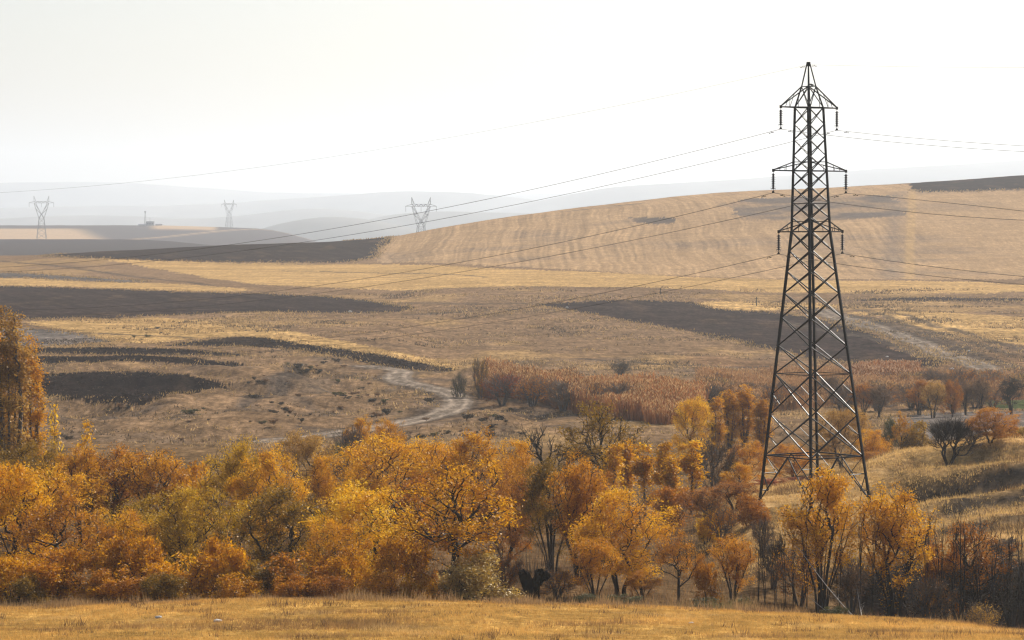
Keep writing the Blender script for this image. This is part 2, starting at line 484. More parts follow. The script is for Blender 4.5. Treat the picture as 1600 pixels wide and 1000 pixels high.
# ------------------------------------------------------------------ field plots (traced once, then held as ground plans in X, Y)
C_TAN = np.array((.215, .134, .072)); C_GOLD = np.array((.45, .28, .11)); C_PLOUGH = np.array((.040, .027, .022))
C_BLACK = np.array((.019, .013, .011)); C_ROAD = np.array((.30, .235, .175)); C_GREYS = np.array((.15, .125, .105))
C_ROWS = np.array((.40, .255, .13)); C_BROWN = np.array((.20, .115, .06)); C_GREEN = np.array((.075, .09, .035))
C_LITTER = np.array((.155, .095, .045)); C_SCRUB = np.array((.165, .125, .095)); C_MEADOW = np.array((.52, .30, .082))
PLOTS = [  # object name, colour, polygon in photo pixels, nearest distance of the trace, edge wander in metres
    ('stubble_field', C_ROWS, [(612, 371), (700, 352), (800, 335), (900, 322), (1000, 312), (1100, 300), (1250, 292), (1424, 284), (1424, 302), (1700, 297), (1700, 436), (1250, 436), (1050, 431), (900, 422), (760, 414), (640, 410), (578, 411), (598, 386)], 900, 2),
    ('stubble_field', C_GOLD, [(160, 405), (400, 412), (578, 413), (640, 412), (900, 425), (1250, 439), (1620, 441), (1620, 458), (1250, 459), (1000, 449), (800, 447), (640, 453), (430, 447), (330, 435), (230, 418)], 800, 4),
    ('stubble_field', C_GOLD, [(-300, 433), (0, 433), (180, 441), (330, 446), (420, 455), (300, 455), (150, 449), (0, 446), (-300, 446)], 800, 3),
    ('stubble_field', C_GOLD * .95, [(35, 503), (130, 499), (250, 495), (330, 502), (420, 512), (520, 530), (640, 553), (740, 577), (690, 575), (600, 560), (500, 541), (400, 524), (300, 529), (240, 538), (190, 535), (110, 515)], 600, 3),
    ('stubble_field', C_GOLD * .95, [(1330, 489), (1400, 484), (1500, 491), (1700, 505), (1700, 552), (1560, 546), (1470, 524), (1390, 503)], 600, 3),
    ('stubble_field', C_GOLD, [(1060, 477), (1110, 470), (1250, 472), (1330, 478), (1215, 487), (1120, 483)], 700, 3),
    ('ploughed_field', C_PLOUGH, [(-300, 446), (0, 447), (130, 450), (300, 456), (480, 461), (560, 467), (640, 479), (650, 486), (560, 490), (400, 487), (250, 493), (100, 499), (-300, 502)], 700, 4),
    ('ploughed_field', C_PLOUGH * .9, [(60, 400), (200, 386), (400, 376), (590, 364), (611, 369), (597, 386), (577, 410), (400, 410), (250, 408), (160, 404)], 900, 3),
    ('ploughed_field', C_BLACK, [(-300, 584), (65, 583), (130, 582), (250, 586), (372, 596), (350, 607), (300, 622), (200, 638), (130, 630), (65, 617), (-300, 612)], 430, 2),
    ('ploughed_field', C_BLACK * 1.15, [(-300, 545), (60, 544), (250, 543), (370, 552), (390, 558), (250, 553), (-300, 553)], 500, 1.5),  # this strip and the next: ploughed soil with bank shade painted in
    ('ploughed_field', C_BLACK * 1.1, [(-300, 558), (60, 557), (250, 556), (380, 568), (392, 577), (250, 567), (-300, 567)], 500, 1.5),
    ('ploughed_field', C_BLACK * 1.2, [(250, 541), (330, 530), (400, 524), (480, 538), (560, 548), (640, 564), (725, 577), (690, 581), (600, 574), (540, 560), (470, 546), (380, 541)], 500, 1.5),  # road bank facing the camera, its shade painted as near-black ground
    ('ploughed_field', C_PLOUGH * 1.05, [(830, 476), (880, 472), (960, 468), (1080, 470), (1120, 484), (1215, 488), (1300, 502), (1340, 515), (1420, 545), (1480, 578), (1400, 583), (1330, 571), (1200, 546), (1100, 522), (1000, 506), (900, 488)], 600, 5),
    ('ploughed_field', C_PLOUGH * .75, [(1424, 284), (1500, 279), (1600, 270), (1750, 262), (1750, 290), (1600, 296), (1460, 300), (1426, 300)], 900, 2),
    ('ploughed_field', C_GREYS, [(-300, 512), (30, 512), (100, 516), (205, 540), (-300, 541)], 600, 2),
    ('ploughed_field', C_GREYS * .8, [(-300, 424), (0, 425), (100, 431), (245, 440), (180, 442), (0, 432), (-300, 432)], 800, 2),
    ('ploughed_field', C_PLOUGH * 1.2, [(1300, 469), (1440, 463), (1520, 466), (1700, 466), (1700, 470), (1440, 471)], 700, 3),
    ('fallow_field', C_SCRUB * .85, [(1110, 318), (1180, 308), (1300, 304), (1424, 304), (1420, 336), (1330, 345), (1240, 346), (1150, 340)], 900, 12),
    ('fallow_field', C_SCRUB * .7, [(985, 341), (1050, 341), (1050, 350), (985, 350)], 900, 6),
    ('ploughed_field', C_GREYS * 1.1, [(1385, 650), (1500, 644), (1620, 642), (1800, 645), (1800, 690), (1385, 690)], 385, 2),
    ('grass_field', C_GREEN, [(1535, 626), (1800, 622), (1800, 640), (1540, 641)], 385, 2),
]
TRACKS = [[(440, 423), (640, 426), (760, 433)], [(560, 470), (700, 476), (840, 475)], [(640, 492), (760, 484), (880, 486)], [(0, 408), (160, 424), (330, 446)], [(1240, 505), (1330, 522), (1440, 556)], [(1340, 484), (1450, 520), (1580, 560)], [(1360, 505), (1480, 545), (1560, 575)], [(1320, 494), (1410, 514), (1500, 546), (1620, 592)], [(1390, 492), (1470, 512), (1560, 545), (1640, 562)], [(380, 640), (440, 600), (470, 575)], [(1000, 318), (850, 334), (780, 342)], [(120, 520), (300, 528)], [(900, 560), (1100, 575), (1200, 572)]]
ROADS = [
    ('dirt_road', C_ROAD * .95, [(410, 690), (440, 687), (490, 683), (570, 672), (640, 660), (700, 644), (721, 629), (706, 613), (665, 604), (628, 597), (617, 588), (632, 580), (604, 575), (565, 572)], 395, 2.6),
    ('dirt_track', C_ROAD * .82, [(1280, 484), (1330, 501), (1400, 526), (1480, 558), (1570, 592)], 560, 3.2),
]

ROADBED.append(smooth_line([tuple(ground(px, py, 395)[:2]) for px, py in ROADS[0][2]], 1))
for line, bh, ex in (([(1385, 782), (1430, 772), (1500, 758), (1570, 748), (1700, 738)], 1.25, 3), ([(1425, 806), (1470, 795), (1530, 784), (1600, 776), (1700, 768)], 1.0, 3), ([(1440, 838), (1520, 824), (1600, 812), (1700, 806)], .6, 3), ([(1395, 722), (1450, 716), (1500, 716)], .4, 2)):
    g_ = [ground(px, py, 228, 330) for px, py in line]
    BANKS.append(([v.x for v in g_], [v.y for v in g_], bh, ex))
def build_terrain():
    xs = np.concatenate([np.linspace(-700, -20, 70, endpoint=False), np.linspace(-20, 1620, 880), np.linspace(1620, 2300, 71)[1:]])
    U = (xs - 800) / F
    Ds = np.concatenate([np.linspace(-60, 120, 45, endpoint=False), np.linspace(120, 150, 30, endpoint=False),
                         np.geomspace(150, 420, 170, endpoint=False), np.geomspace(420, 1650, 330, endpoint=False), np.geomspace(1650, 5600, 110, endpoint=False), np.geomspace(5600, 16000, 20)])
    DD, UU = np.meshgrid(Ds, U, indexing='ij')
    X = UU * np.maximum(DD, 60)
    Y = DD
    Z = H(X, Y)
    XP = 800 + F * UU
    nr, nc = X.shape
    # base cover by zone
    col = np.ones((nr, nc, 3)) * C_TAN
    w = fbm(X / 60, Y / 60, 4, 41)
    col *= (1 + .16 * w)[..., None]
    gp = smooth(.12, .5, fbm(X / 25, Y / 45, 4, 43))[..., None]
    col = col * (1 - .55 * gp) + C_GOLD * .9 * .55 * gp
    sd = smooth(.1, .45, fbm(X / 12 + 30, Y / 20, 4, 47)) * (1 - smooth(620, 760, Y))
    col = col * (1 - .5 * sd[..., None]) + C_SCRUB * .75 * .5 * sd[..., None]
    def lay(mask, c):
        nonlocal col
        m = mask[..., None]
        col = col * (1 - m) + c * m
    val = (1 - smooth(370, 425, Y + 30 * fbm(X / 20, Y / 20, 3, 51)))
    gul = smooth(.05, .4, fbm(X / 7 + 3, Y / 11, 4, 48)) * smooth(395, 425, Y) * (1 - smooth(560, 660, Y)) * (1 - smooth(860, 960, XP))
    lay(gul * .65, C_SCRUB * .5)
    lay(val, C_LITTER * (1 + .35 * fbm(X / 5, Y / 5, 3, 52))[..., None])
    kn = smooth(1110, 1170, XP + 25 * fbm(X / 6, Y / 6, 3, 53)) * smooth(224, 234, Y) * (1 - smooth(345, 385, Y))
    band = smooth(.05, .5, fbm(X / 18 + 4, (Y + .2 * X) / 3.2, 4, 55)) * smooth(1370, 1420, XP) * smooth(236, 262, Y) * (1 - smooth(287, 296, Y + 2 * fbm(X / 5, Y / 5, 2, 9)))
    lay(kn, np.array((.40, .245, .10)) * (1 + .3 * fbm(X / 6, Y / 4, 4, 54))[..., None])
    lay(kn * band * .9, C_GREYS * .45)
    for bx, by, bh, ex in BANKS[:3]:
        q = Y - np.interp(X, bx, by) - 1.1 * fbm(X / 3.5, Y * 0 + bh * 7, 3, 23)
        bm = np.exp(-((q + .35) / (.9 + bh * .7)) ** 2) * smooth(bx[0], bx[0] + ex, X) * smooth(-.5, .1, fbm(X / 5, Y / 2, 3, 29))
        lay(np.clip(bm * 1.3, 0, .92), C_GREYS * .36)  # dark soil tone along each step, also painting in its self-shade
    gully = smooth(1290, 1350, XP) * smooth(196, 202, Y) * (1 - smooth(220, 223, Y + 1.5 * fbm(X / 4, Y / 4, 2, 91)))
    lay(gully, C_BLACK * .9)  # self-shade of the steep gully bank, painted in as near-black ground
    pale = np.exp(-(((XP - 1490) / 60) ** 2 + ((Y - 292) / 8) ** 2))
    lay(np.clip(pale * 1.2, 0, .8), C_GOLD * 1.15)
    brush = smooth(1060, 1130, XP + 40 * fbm(X / 40, Y / 40, 2, 5)) * smooth(480, 520, Y) * (1 - smooth(640, 720, Y + 40 * fbm(X / 30, Y / 30, 3, 6)))
    lay(brush * .85, C_BROWN * (1 + .3 * fbm(X / 10, Y / 10, 3, 56))[..., None])
    md = 1 - smooth(189, 193, Y + 5 * fbm(X / 6, Y / 6, 3, 57))
    lay(md, C_MEADOW * (.92 + .22 * fbm(X / 5, Y / 7, 4, 58))[..., None])
    # far ridges behind the hill
    r2 = smooth(1640, 1700, Y) * (1 - smooth(3380, 3450, Y))
    lay(r2, C_PLOUGH * 1.1)
    r3 = smooth(3420, 3480, Y)
    lay(r3, C_PLOUGH * 1.5)
    tanm = r3 * (1 - smooth(4380, 4420, Y + .22 * X)) * (1 - smooth(150, 200, XP + (Y - 3900) * .08))
    lay(tanm, C_ROWS * 1.05)
    lay(smooth(4520, 4560, Y) * smooth(228, 250, XP) * (1 - smooth(330, 345, XP)), C_ROWS * 1.05)
    lay(r3 * np.exp(-((Y - 4150 - (XP - 230) * 3.2) / 26) ** 2) * smooth(150, 190, XP), C_ROWS * .8)
    ids = np.zeros((nr, nc), int)
    names = ['valley_ground', 'meadow', 'hill']
    ids[md > .5] = 1
    ids[Y > 1620] = 2
    ws = fbm(X / 30, Y / 30, 3, 71); wt = fbm(X / 45 + 50, Y / 45 + 50, 3, 73)
    us = fbm(X / 4, Y / 4, 2, 75)
    jx = RNG.normal(size=X.shape); jy = RNG.normal(size=X.shape)
    for nm, c, poly, dmin, wander in PLOTS:
        P = [tuple(ground(px, py, dmin)[:2]) for px, py in smooth_line(poly + poly[:1], 1)]
        sc = wander * np.clip(Y / 700, .4, 2)
        PLANS.append((nm, P))
        m = in_poly(X + (ws + .4 * us) * wander * .8 + jx * .35, Y + wt * wander * 1.3 + jy * (.4 + .0013 * Y), P) & (Y > dmin * .97) & (Y < 1700)
        cc = np.ones((nr, nc, 3)) * c
        if nm == 'stubble_field' and c is C_ROWS:
            xw = X + 1.8 * np.sin(Y / 60 + 1.6 * fbm(X / 70, Y / 70, 2, 81)) + 2.5 * fbm(X / 50, Y / 50, 2, 82)
            st = .16 * np.sin(xw * 2 * math.pi / 3.4) * smooth(-.4, .5, fbm(X / 30, Y / 50, 2, 85)) + .8 * fbm(xw / .9, Y / 90, 2, 83) + .12 * fbm(xw / 9, Y / 120, 2, 84)
            st = st * (1 - .75 * smooth(1430, 1450, XP))
            cc = cc * (1 + .38 * st)[..., None]
            cc = cc + smooth(.1, .6, fbm(X / 50, Y / 30, 3, 86))[..., None] * (C_SCRUB - C_ROWS) * .4
        elif nm == 'stubble_field':
            st = fbm(X / 90, (Y + .05 * X) / 4, 3, 87)
            cc = cc * (1 + .32 * st)[..., None]
        elif nm == 'ploughed_field':
            st = fbm(X / 30, Y / 5, 3, 88)
            cc = cc * (1 + .35 * st)[..., None]
            edge = smooth(.25, .6, fbm(X / 9, Y / 30, 3, 89))
            cc = cc + edge[..., None] * (C_TAN - cc) * .16
            fr = fbm((X + .35 * Y) / 1.6, Y / 70, 2, 92)
            cc = cc * (1 + .35 * fr)[..., None]
        mm = m.astype(float)
        if nm == 'fallow_field':
            d = smooth(-.3, .35, fbm(X / 22, Y / 22, 4, 90))
            mm = mm * (.35 + .65 * d)
        lay(mm, cc)
        names.append(nm)
        ids[m] = len(names) - 1
    for line in TRACKS:
        P = smooth_line([tuple(ground(px, py, 400)[:2]) for px, py in line], 2)
        d = dist_poly(X, Y, P) + .8 * us + .3 * jx
        lay((1 - smooth(.9, 2.6, d)) * .8 * (Y < 1640) * (Y > 400), C_SCRUB * .5)
    P = [tuple(ground(px, py, 900)[:2]) for px, py in ((1425, 300), (1424, 340), (1421, 390), (1422, 436))]
    d = dist_poly(X, Y, P) + .5 * us
    lay((1 - smooth(1.0, 2.6, d)) * .45 * (Y < 1640), C_GOLD * 1.1)
    lay(np.exp(-((d - 7) / 4) ** 2) * (XP < 1420) * .45 * (Y < 1640), C_SCRUB * 1.1)
    for nm, c, line, dmin, hw in ROADS:
        P = smooth_line([tuple(ground(px, py, dmin)[:2]) for px, py in line], 3)
        d = dist_poly(X, Y, P) + .5 * ws
        m = 1 - smooth(hw * .9, hw * 1.15, d)
        m = m * ((Y > dmin * .95) & (Y < 1000))
        rut = np.exp(-((d - hw * .5) / .45) ** 2)
        lay(m, c * (.72 + .5 * rut)[..., None])
        sh = np.exp(-((d - hw * 1.25) / .7) ** 2) * ((Y > dmin * .95) & (Y < 1000))
        lay(sh * .75, C_SCRUB * .45)
        names.append(nm)
        ids[m > .5] = len(names) - 1
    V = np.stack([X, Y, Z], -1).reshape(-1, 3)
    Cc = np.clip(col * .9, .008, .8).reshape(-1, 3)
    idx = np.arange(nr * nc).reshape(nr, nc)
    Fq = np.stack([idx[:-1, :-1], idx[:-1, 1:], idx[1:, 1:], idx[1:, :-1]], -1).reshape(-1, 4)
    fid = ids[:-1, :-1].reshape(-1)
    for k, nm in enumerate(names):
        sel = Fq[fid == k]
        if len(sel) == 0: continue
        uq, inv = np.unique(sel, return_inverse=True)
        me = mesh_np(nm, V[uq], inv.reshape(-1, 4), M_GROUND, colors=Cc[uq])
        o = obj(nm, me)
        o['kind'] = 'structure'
build_terrain()

# ------------------------------------------------------------------ far mountains, one solid ridge each
M_MOUNT = plain('far_mountain', (.17, .165, .15), .95, 0, .3, .004)
def mountain(name, D, crest, depth, seed, rough=6):
    xs = np.arange(-900, 2501, 20.0)
    cx = [c[0] for c in crest]; cyv = [c[1] for c in crest]
    yc = np.interp(xs, cx, cyv)
    yc = np.convolve(np.pad(yc, 4, mode='edge'), np.ones(9) / 9, 'valid')
    zc = np.array([slope(v) * D for v in yc])
    t = np.linspace(-1, 1, 25)
    base = -130.0
    X = ((xs - 800) / F * D)[None, :] * np.ones((25, 1))
    Yy = D + t[:, None] * depth + 0 * X
    prof = (np.cos(t * math.pi) * .5 + .5)[:, None]
    Z = base + (zc[None, :] - base) * prof
    Z = Z + rough * fbm(X / 420, Yy / 420, 4, seed) * prof
    V = np.stack([X, Yy, Z + EYE], -1).reshape(-1, 3)
    idx = np.arange(25 * len(xs)).reshape(25, len(xs))
    Q = np.stack([idx[:-1, :-1], idx[:-1, 1:], idx[1:, 1:], idx[1:, :-1]], -1).reshape(-1, 4)
    o = obj(name, mesh_np(name, V, Q, M_MOUNT)); o['kind'] = 'structure'
mountain('hill', 6000, [(-900, 400), (300, 395), (380, 368), (450, 342), (510, 335), (560, 337), (620, 350), (700, 372), (800, 395), (2500, 400)], 500, 101, 3)
mountain('hill', 7600, [(-900, 395), (470, 390), (530, 350), (590, 333), (650, 328), (760, 330), (900, 335), (1100, 350), (2500, 390)], 600, 102, 3)
mountain('mountain', 11000, [(-900, 375), (300, 368), (800, 330), (900, 296), (1000, 286), (1100, 284), (1200, 277), (1300, 268), (1400, 262), (1500, 256), (1600, 247), (1800, 240), (2500, 250)], 900, 103, 8)
mountain('mountain', 12500, [(-900, 330), (0, 325), (120, 322), (300, 322), (420, 312), (600, 300), (655, 295), (720, 300), (850, 312), (1000, 330), (2500, 350)], 900, 104, 8)
mountain('mountain', 16500, [(-900, 280), (0, 286), (100, 283), (200, 285), (420, 300), (700, 306), (1000, 300), (2500, 300)], 1200, 105, 10)

mountain('hill', 9200, [(-900, 360), (-100, 348), (60, 338), (160, 334), (260, 340), (330, 348), (420, 330), (480, 322), (560, 326), (660, 345), (800, 370), (2500, 390)], 700, 107, 4)

# ------------------------------------------------------------------ tree generator
def envelope_points(rng, lobes, n):
    """points in a union of ellipsoids (cx, cy, cz, rx, ry, rz), pushed to the outside"""
    lobes = np.asarray(lobes, float)
    vol = lobes[:, 3] * lobes[:, 4] * lobes[:, 5]
    k = rng.choice(len(lobes), n, p=vol / vol.sum())
    d = rng.normal(size=(n, 3)); d /= np.linalg.norm(d, axis=1, keepdims=True)
    r = rng.random(n) ** (1 / 3.0)
    r = .25 + .75 * r
    return lobes[k, :3] + d * r[:, None] * lobes[k, 3:6]

def grow(rng, stems, pts, balance=.3, jit=.08):
    """stems: list of polylines from the ground; pts joined to the nearest branch one by one"""
    P = []; par = []; path = []
    for s in stems:
        prev = -1
        for q in s:
            P.append(np.array(q, float)); par.append(prev)
            path.append(0 if prev < 0 else path[prev] + np.linalg.norm(P[-1] - P[prev]))
            prev = len(P) - 1
    start = np.mean([s[-1] for s in stems], axis=0)
    order = np.argsort(np.linalg.norm(pts - start, axis=1))
    n_max = len(P) + 2 * len(pts)
    A = np.zeros((n_max, 3)); A[:len(P)] = P
    pl = np.zeros(n_max); pl[:len(P)] = path
    n = len(P)
    first = [i for i in range(n) if par[i] < 0]
    blocked = np.zeros(n_max); blocked[first] = 50
    for i in order:
        p = pts[i]
        d = np.linalg.norm(A[:n] - p, axis=1)
        down = np.maximum(A[:n, 2] - p[2], 0)
        c = d + balance * pl[:n] + .5 * down + blocked[:n]
        k = int(np.argmin(c))
        L = d[k]
        mid = (A[k] * .5 + p * .5) + rng.normal(size=3) * jit * L + np.array([0, 0, .06 * L])
        A[n] = mid; par.append(k); pl[n] = pl[k] + L * .5
        A[n + 1] = p; par.append(n); pl[n + 1] = pl[k] + L
        n += 2
    return A[:n], np.array(par)

def radii(A, par, r0=.011, e=2.25):
    n = len(A)
    s = np.zeros(n); kids = np.zeros(n, int)
    for i in range(n):
        if par[i] >= 0: kids[par[i]] += 1
    for i in range(n - 1, -1, -1):
        if kids[i] == 0: s[i] = r0 ** e
        if par[i] >= 0: s[par[i]] += s[i]
    return s ** (1 / e), kids

def branch_mesh(name, A, par, R, mat, rmax=.3, flare=1.0):
    i = np.nonzero(par >= 0)[0]
    p = par[i]
    r1 = np.minimum(R[i], rmax)
    r0 = np.minimum(np.minimum(R[p], R[i] * 1.25), rmax)
    root = (par[p] < 0)
    r0 = np.where(root, r0 * flare, r0)
    big = r1 > .045
    V1, Q1 = tubes(A[p[big]], A[i[big]], r0[big], r1[big], 6) if big.any() else (np.zeros((0, 3)), np.zeros((0, 4), int))
    V2, Q2 = tubes(A[p[~big]], A[i[~big]], r0[~big], r1[~big], 3) if (~big).any() else (np.zeros((0, 3)), np.zeros((0, 4), int))
    return mesh_np(name, np.concatenate([V1, V2]), np.concatenate([Q1, Q2 + len(V1)]), mat)

def leaves_mesh(name, rng, C, cv, length=.17, width=.085, droop=.25, mat=None):
    n = len(C)
    ax = rng.normal(size=(n, 3)); ax[:, 2] -= droop * 2
    ax /= np.linalg.norm(ax, axis=1, keepdims=True)
    ref = rng.normal(size=(n, 3))
    s = np.cross(ax, ref); s /= np.linalg.norm(s, axis=1, keepdims=True)
    sc = (.55 + .9 * rng.random(n) ** 1.6)[:, None]
    a = ax * length * sc * .5; b = s * width * sc * .5
    V = np.stack([C - a, C + b - a * .1, C + a, C - b - a * .1], axis=1).reshape(-1, 3)
    Q = np.arange(4 * n).reshape(n, 4)
    return mesh_np(name, V, Q, mat, attrs={'v': np.repeat(cv, 4)})

PROTO = {}
def make_proto(key, seed, h, hw, stems, lobes, npts, nleaf, sigma=.28, leaf=(.17, .085), thin=.03, balance=.3, bark=M_BARK, bare_twigs=0, r0=.014, flare=1.3, rmax=.3, outer=.0, twig=(.25, .35)):
    rng = np.random.default_rng(seed)
    pts = envelope_points(rng, lobes, npts)
    pts = pts[pts[:, 2] > .1]
    A, par = grow(rng, stems, pts, balance)
    if bare_twigs:
        k = rng.choice(np.arange(len(A) // 3, len(A)), bare_twigs)
        d = rng.normal(size=(bare_twigs, 3)); d[:, 2] = np.abs(d[:, 2]) * .9 + .1
        c = A[k] - np.array([0, 0, h * .35]); c /= np.linalg.norm(c, axis=1, keepdims=True)
        d = d / np.linalg.norm(d, axis=1, keepdims=True) + .8 * c
        tw = A[k] + d * (twig[0] + twig[1] * rng.random((bare_twigs, 1)))
        A = np.concatenate([A, tw]); par = np.concatenate([par, k])
    R, kids = radii(A, par, r0)
    tm = branch_mesh(key + '_trunk', A, par, R, bark, rmax, flare)
    cm = None
    if nleaf:
        cand = np.nonzero((R < thin) & (par >= 0))[0]
        ctr = np.mean(A, axis=0)
        if outer:
            wgt = np.linalg.norm((A[cand] - ctr) / np.array([hw, hw, h * .5]), axis=1) ** outer
        else:
            wgt = np.ones(len(cand))
        wgt = wgt * np.exp(rng.normal(size=len(cand)) * .75)
        cell = vnoise(A[cand, 0] / 1.0 + 3, A[cand, 2] / 1.0 + A[cand, 1] * .8, seed + 9)
        wgt = wgt * np.clip((cell - .22) * 3, .06, 1)
        k = rng.choice(cand, nleaf, p=wgt / wgt.sum())
        t = rng.random((nleaf, 1))
        C = A[par[k]] * (1 - t) + A[k] * t
        C = C + rng.normal(size=(nleaf, 3)) * sigma * np.array([1, 1, .8])
        C[:, 2] = np.maximum(C[:, 2], .08)
        clump = rng.random(len(A))
        low = vnoise(C[:, 0] / 1.1 + 7, C[:, 2] / 1.1 + C[:, 1] / 1.3, seed)
        cv = .30 * clump[k] + .40 * low + .30 * rng.random(nleaf)
        cm = leaves_mesh(key + '_crown', rng, C, cv, leaf[0], leaf[1], mat=LEAF['gold'])
        h = np.percentile(C[:, 2], 99.3); hw = np.percentile(np.abs(C[:, 0]), 96)
    else:
        h = np.percentile(A[:, 2], 99.5); hw = np.percentile(np.abs(A[:, 0]), 98)
    PROTO[key] = (tm, cm, h, hw)

def lob(rng, n, cz, spread, zr, r0, r1, flat=1.0):
    out = []
    for i in range(n):
        a = 2 * math.pi * (i + rng.random()) / n
        rr = spread * (.55 + .45 * rng.random())
        r = r0 + (r1 - r0) * rng.random()
        out.append((rr * math.cos(a), rr * math.sin(a), cz + zr * (rng.random() - .5) * 2, r, r, r * flat))
    return out

rg = np.random.default_rng(5)
# rounded multi-stemmed willows, 8 m tall
for q in range(5):
    stems = []
    for i in range(3 + q % 3):
        a = rg.random() * 6.28
        stems.append([(.25 * math.cos(a), .25 * math.sin(a), -.6), (.3 * math.cos(a), .3 * math.sin(a), .6), (.8 * math.cos(a), .8 * math.sin(a), 1.8), (1.4 * math.cos(a + .3), 1.4 * math.sin(a + .3), 3.2)])
    L = lob(rg, 6, 4.6, 1.9, .9, 1.35, 1.8) + lob(rg, 6, 2.4, 2.1, .6, 1.1, 1.45) + lob(rg, 3, 6.1, .9, .35, 1.2, 1.55, .9)
    make_proto('dome%d' % q, 20 + q, 7.6, 3.6, stems, L, 480, 27000, .22, (.125, .062), outer=.4)
# tree with an open crown of dark limbs, 8 m
for q in range(2):
    stems = [[(0, 0, -.6), (.06, 0, .7), (.12, .05, 1.7), (.2, .1, 2.6), (.1, .1, 3.6)]]
    L = lob(rg, 6, 4.8, 2.3, .9, 1.2, 1.6) + lob(rg, 3, 6.6, 1.1, .4, 1.0, 1.4) + lob(rg, 4, 3.2, 2.9, .5, .7, 1.0)
    make_proto('limb%d' % q, 40 + q, 7.8, 3.9, stems, L, 340, 9500, .2, (.135, .07), r0=.018, balance=.45, rmax=.34)
# upswept trees: many straight stems from the ground
for q in range(3):
    stems = []
    for i in range(7):
        a = rg.random() * 6.28; k = .5 + rg.random()
        stems.append([(.2 * math.cos(a), .2 * math.sin(a), -.6), (.35 * k * math.cos(a), .35 * k * math.sin(a), 1.3), (.8 * k * math.cos(a), .8 * k * math.sin(a), 3.0), (1.2 * k * math.cos(a), 1.2 * k * math.sin(a), 4.6)])
    L = lob(rg, 6, 5.2, 1.3, .8, 1.1, 1.5, 1.3) + lob(rg, 3, 6.5, .7, .4, .9, 1.2, 1.2) + lob(rg, 3, 3.2, 1.4, .6, .8, 1.1)
    make_proto('vase%d' % q, 50 + q, 7.8, 2.6, stems, L, 360, 16000, .2, (.125, .062), balance=.5)
# columnar poplars, 14 m
for q in range(3):
    stems = []
    for i in range(5):
        a = 6.28 * i / 5; k = .35 + .2 * rg.random()
        stems.append([(.12 * math.cos(a), .12 * math.sin(a), -.8)] + [(k * math.cos(a) * (z / 5) ** .5, k * math.sin(a) * (z / 5) ** .5, z) for z in (1.5, 4, 7, 10)])
    L = [(.35 * (rg.random() - .5), .35 * (rg.random() - .5), z, 1.0 * w, 1.0 * w, 1.6) for z, w in ((2.5, .8), (4.5, 1.05), (6.5, 1.15), (8.5, 1.1), (10.5, .95), (12.2, .7), (13, .45))]
    make_proto('poplar%d' % q, 60 + q, 14.0, 1.5, stems, L, 440, 16000, .24, (.15, .09), balance=.6, bark=M_BARK_GREY)
# slender aspens, 6.5 m
for q in range(3):
    dx = rg.random() - .5
    stems = [[(0, 0, -.5), (.05 * dx, 0, 1.5), (.2 * dx, .05, 3.2), (.3 * dx, 0, 4.6)]]
    L = lob(rg, 6, 3.6, .5, 1.7, .3, .6, 1.5) + [(.3 * dx, 0, 5.7, .4, .4, .8)]
    make_proto('aspen%d' % q, 70 + q, 6.3, 1.1, stems, L, 110, 2600, .2, (.19, .12), balance=.5, bark=M_BARK_GREY, r0=.012)
# young cone-shaped poplars
for q in range(2):
    stems = [[(0, 0, -.5), (0, 0, 2), (.05, 0, 4), (0, 0, 5.4)]]
    L = [(0, 0, z, w, w, .9) for z, w in ((1.3, 1.15), (2.4, 1.1), (3.5, .85), (4.6, .55), (5.6, .28))]
    make_proto('cone%d' % q, 76 + q, 6.4, 1.25, stems, L, 170, 5200, .2, (.18, .12), balance=.4, bark=M_BARK_GREY)
# bushes, 3 m
for q in range(3):
    stems = [[(.1 * math.cos(a), .1 * math.sin(a), -.3), (.45 * math.cos(a), .45 * math.sin(a), .8)] for a in rg.random(6) * 6.28]
    L = lob(rg, 7, 1.3, 1.1, .6, .3, .75, 1.1) + lob(rg, 5, .6, 1.5, .25, .3, .7, .8) + lob(rg, 4, 2.1, .8, .4, .18, .35, 1.7)
    make_proto('bush%d' % q, 80 + q, 2.6, 1.9, stems, L, 230, 9000, .15, (.12, .06), r0=.009)
# bare spreading trees, 7 m
for q in range(3):
    stems = []
    for i in range(4):
        a = 1.57 * i + rg.random()
        stems.append([(.1 * math.cos(a), .1 * math.sin(a), -.5), (.3 * math.cos(a), .3 * math.sin(a), .7), (1.0 * math.cos(a), 1.0 * math.sin(a), 2.0)])
    L = lob(rg, 7, 3.9, 2.0, .9, .9, 1.3) + lob(rg, 3, 5.2, 1.0, .4, .9, 1.2)
    make_proto('bare%d' % q, 90 + q, 6.6, 3.2, stems, L, 330, 0, bare_twigs=2800, r0=.0085, balance=.5, rmax=.12, twig=(.3, .75))
# dead tree, thick crooked limbs and few twigs
stems = [[(0, 0, -.5), (.1, 0, 1), (.2, 0, 2.0)], [(.3, 0, -.5), (.7, 0, 1.2), (1.1, .2, 2.6)]]
make_proto('dead0', 99, 6.3, 3.0, stems, lob(rg, 8, 4.6, 2.1, 1.2, .5, .9), 90, 0, bare_twigs=60, r0=.022, balance=.6)
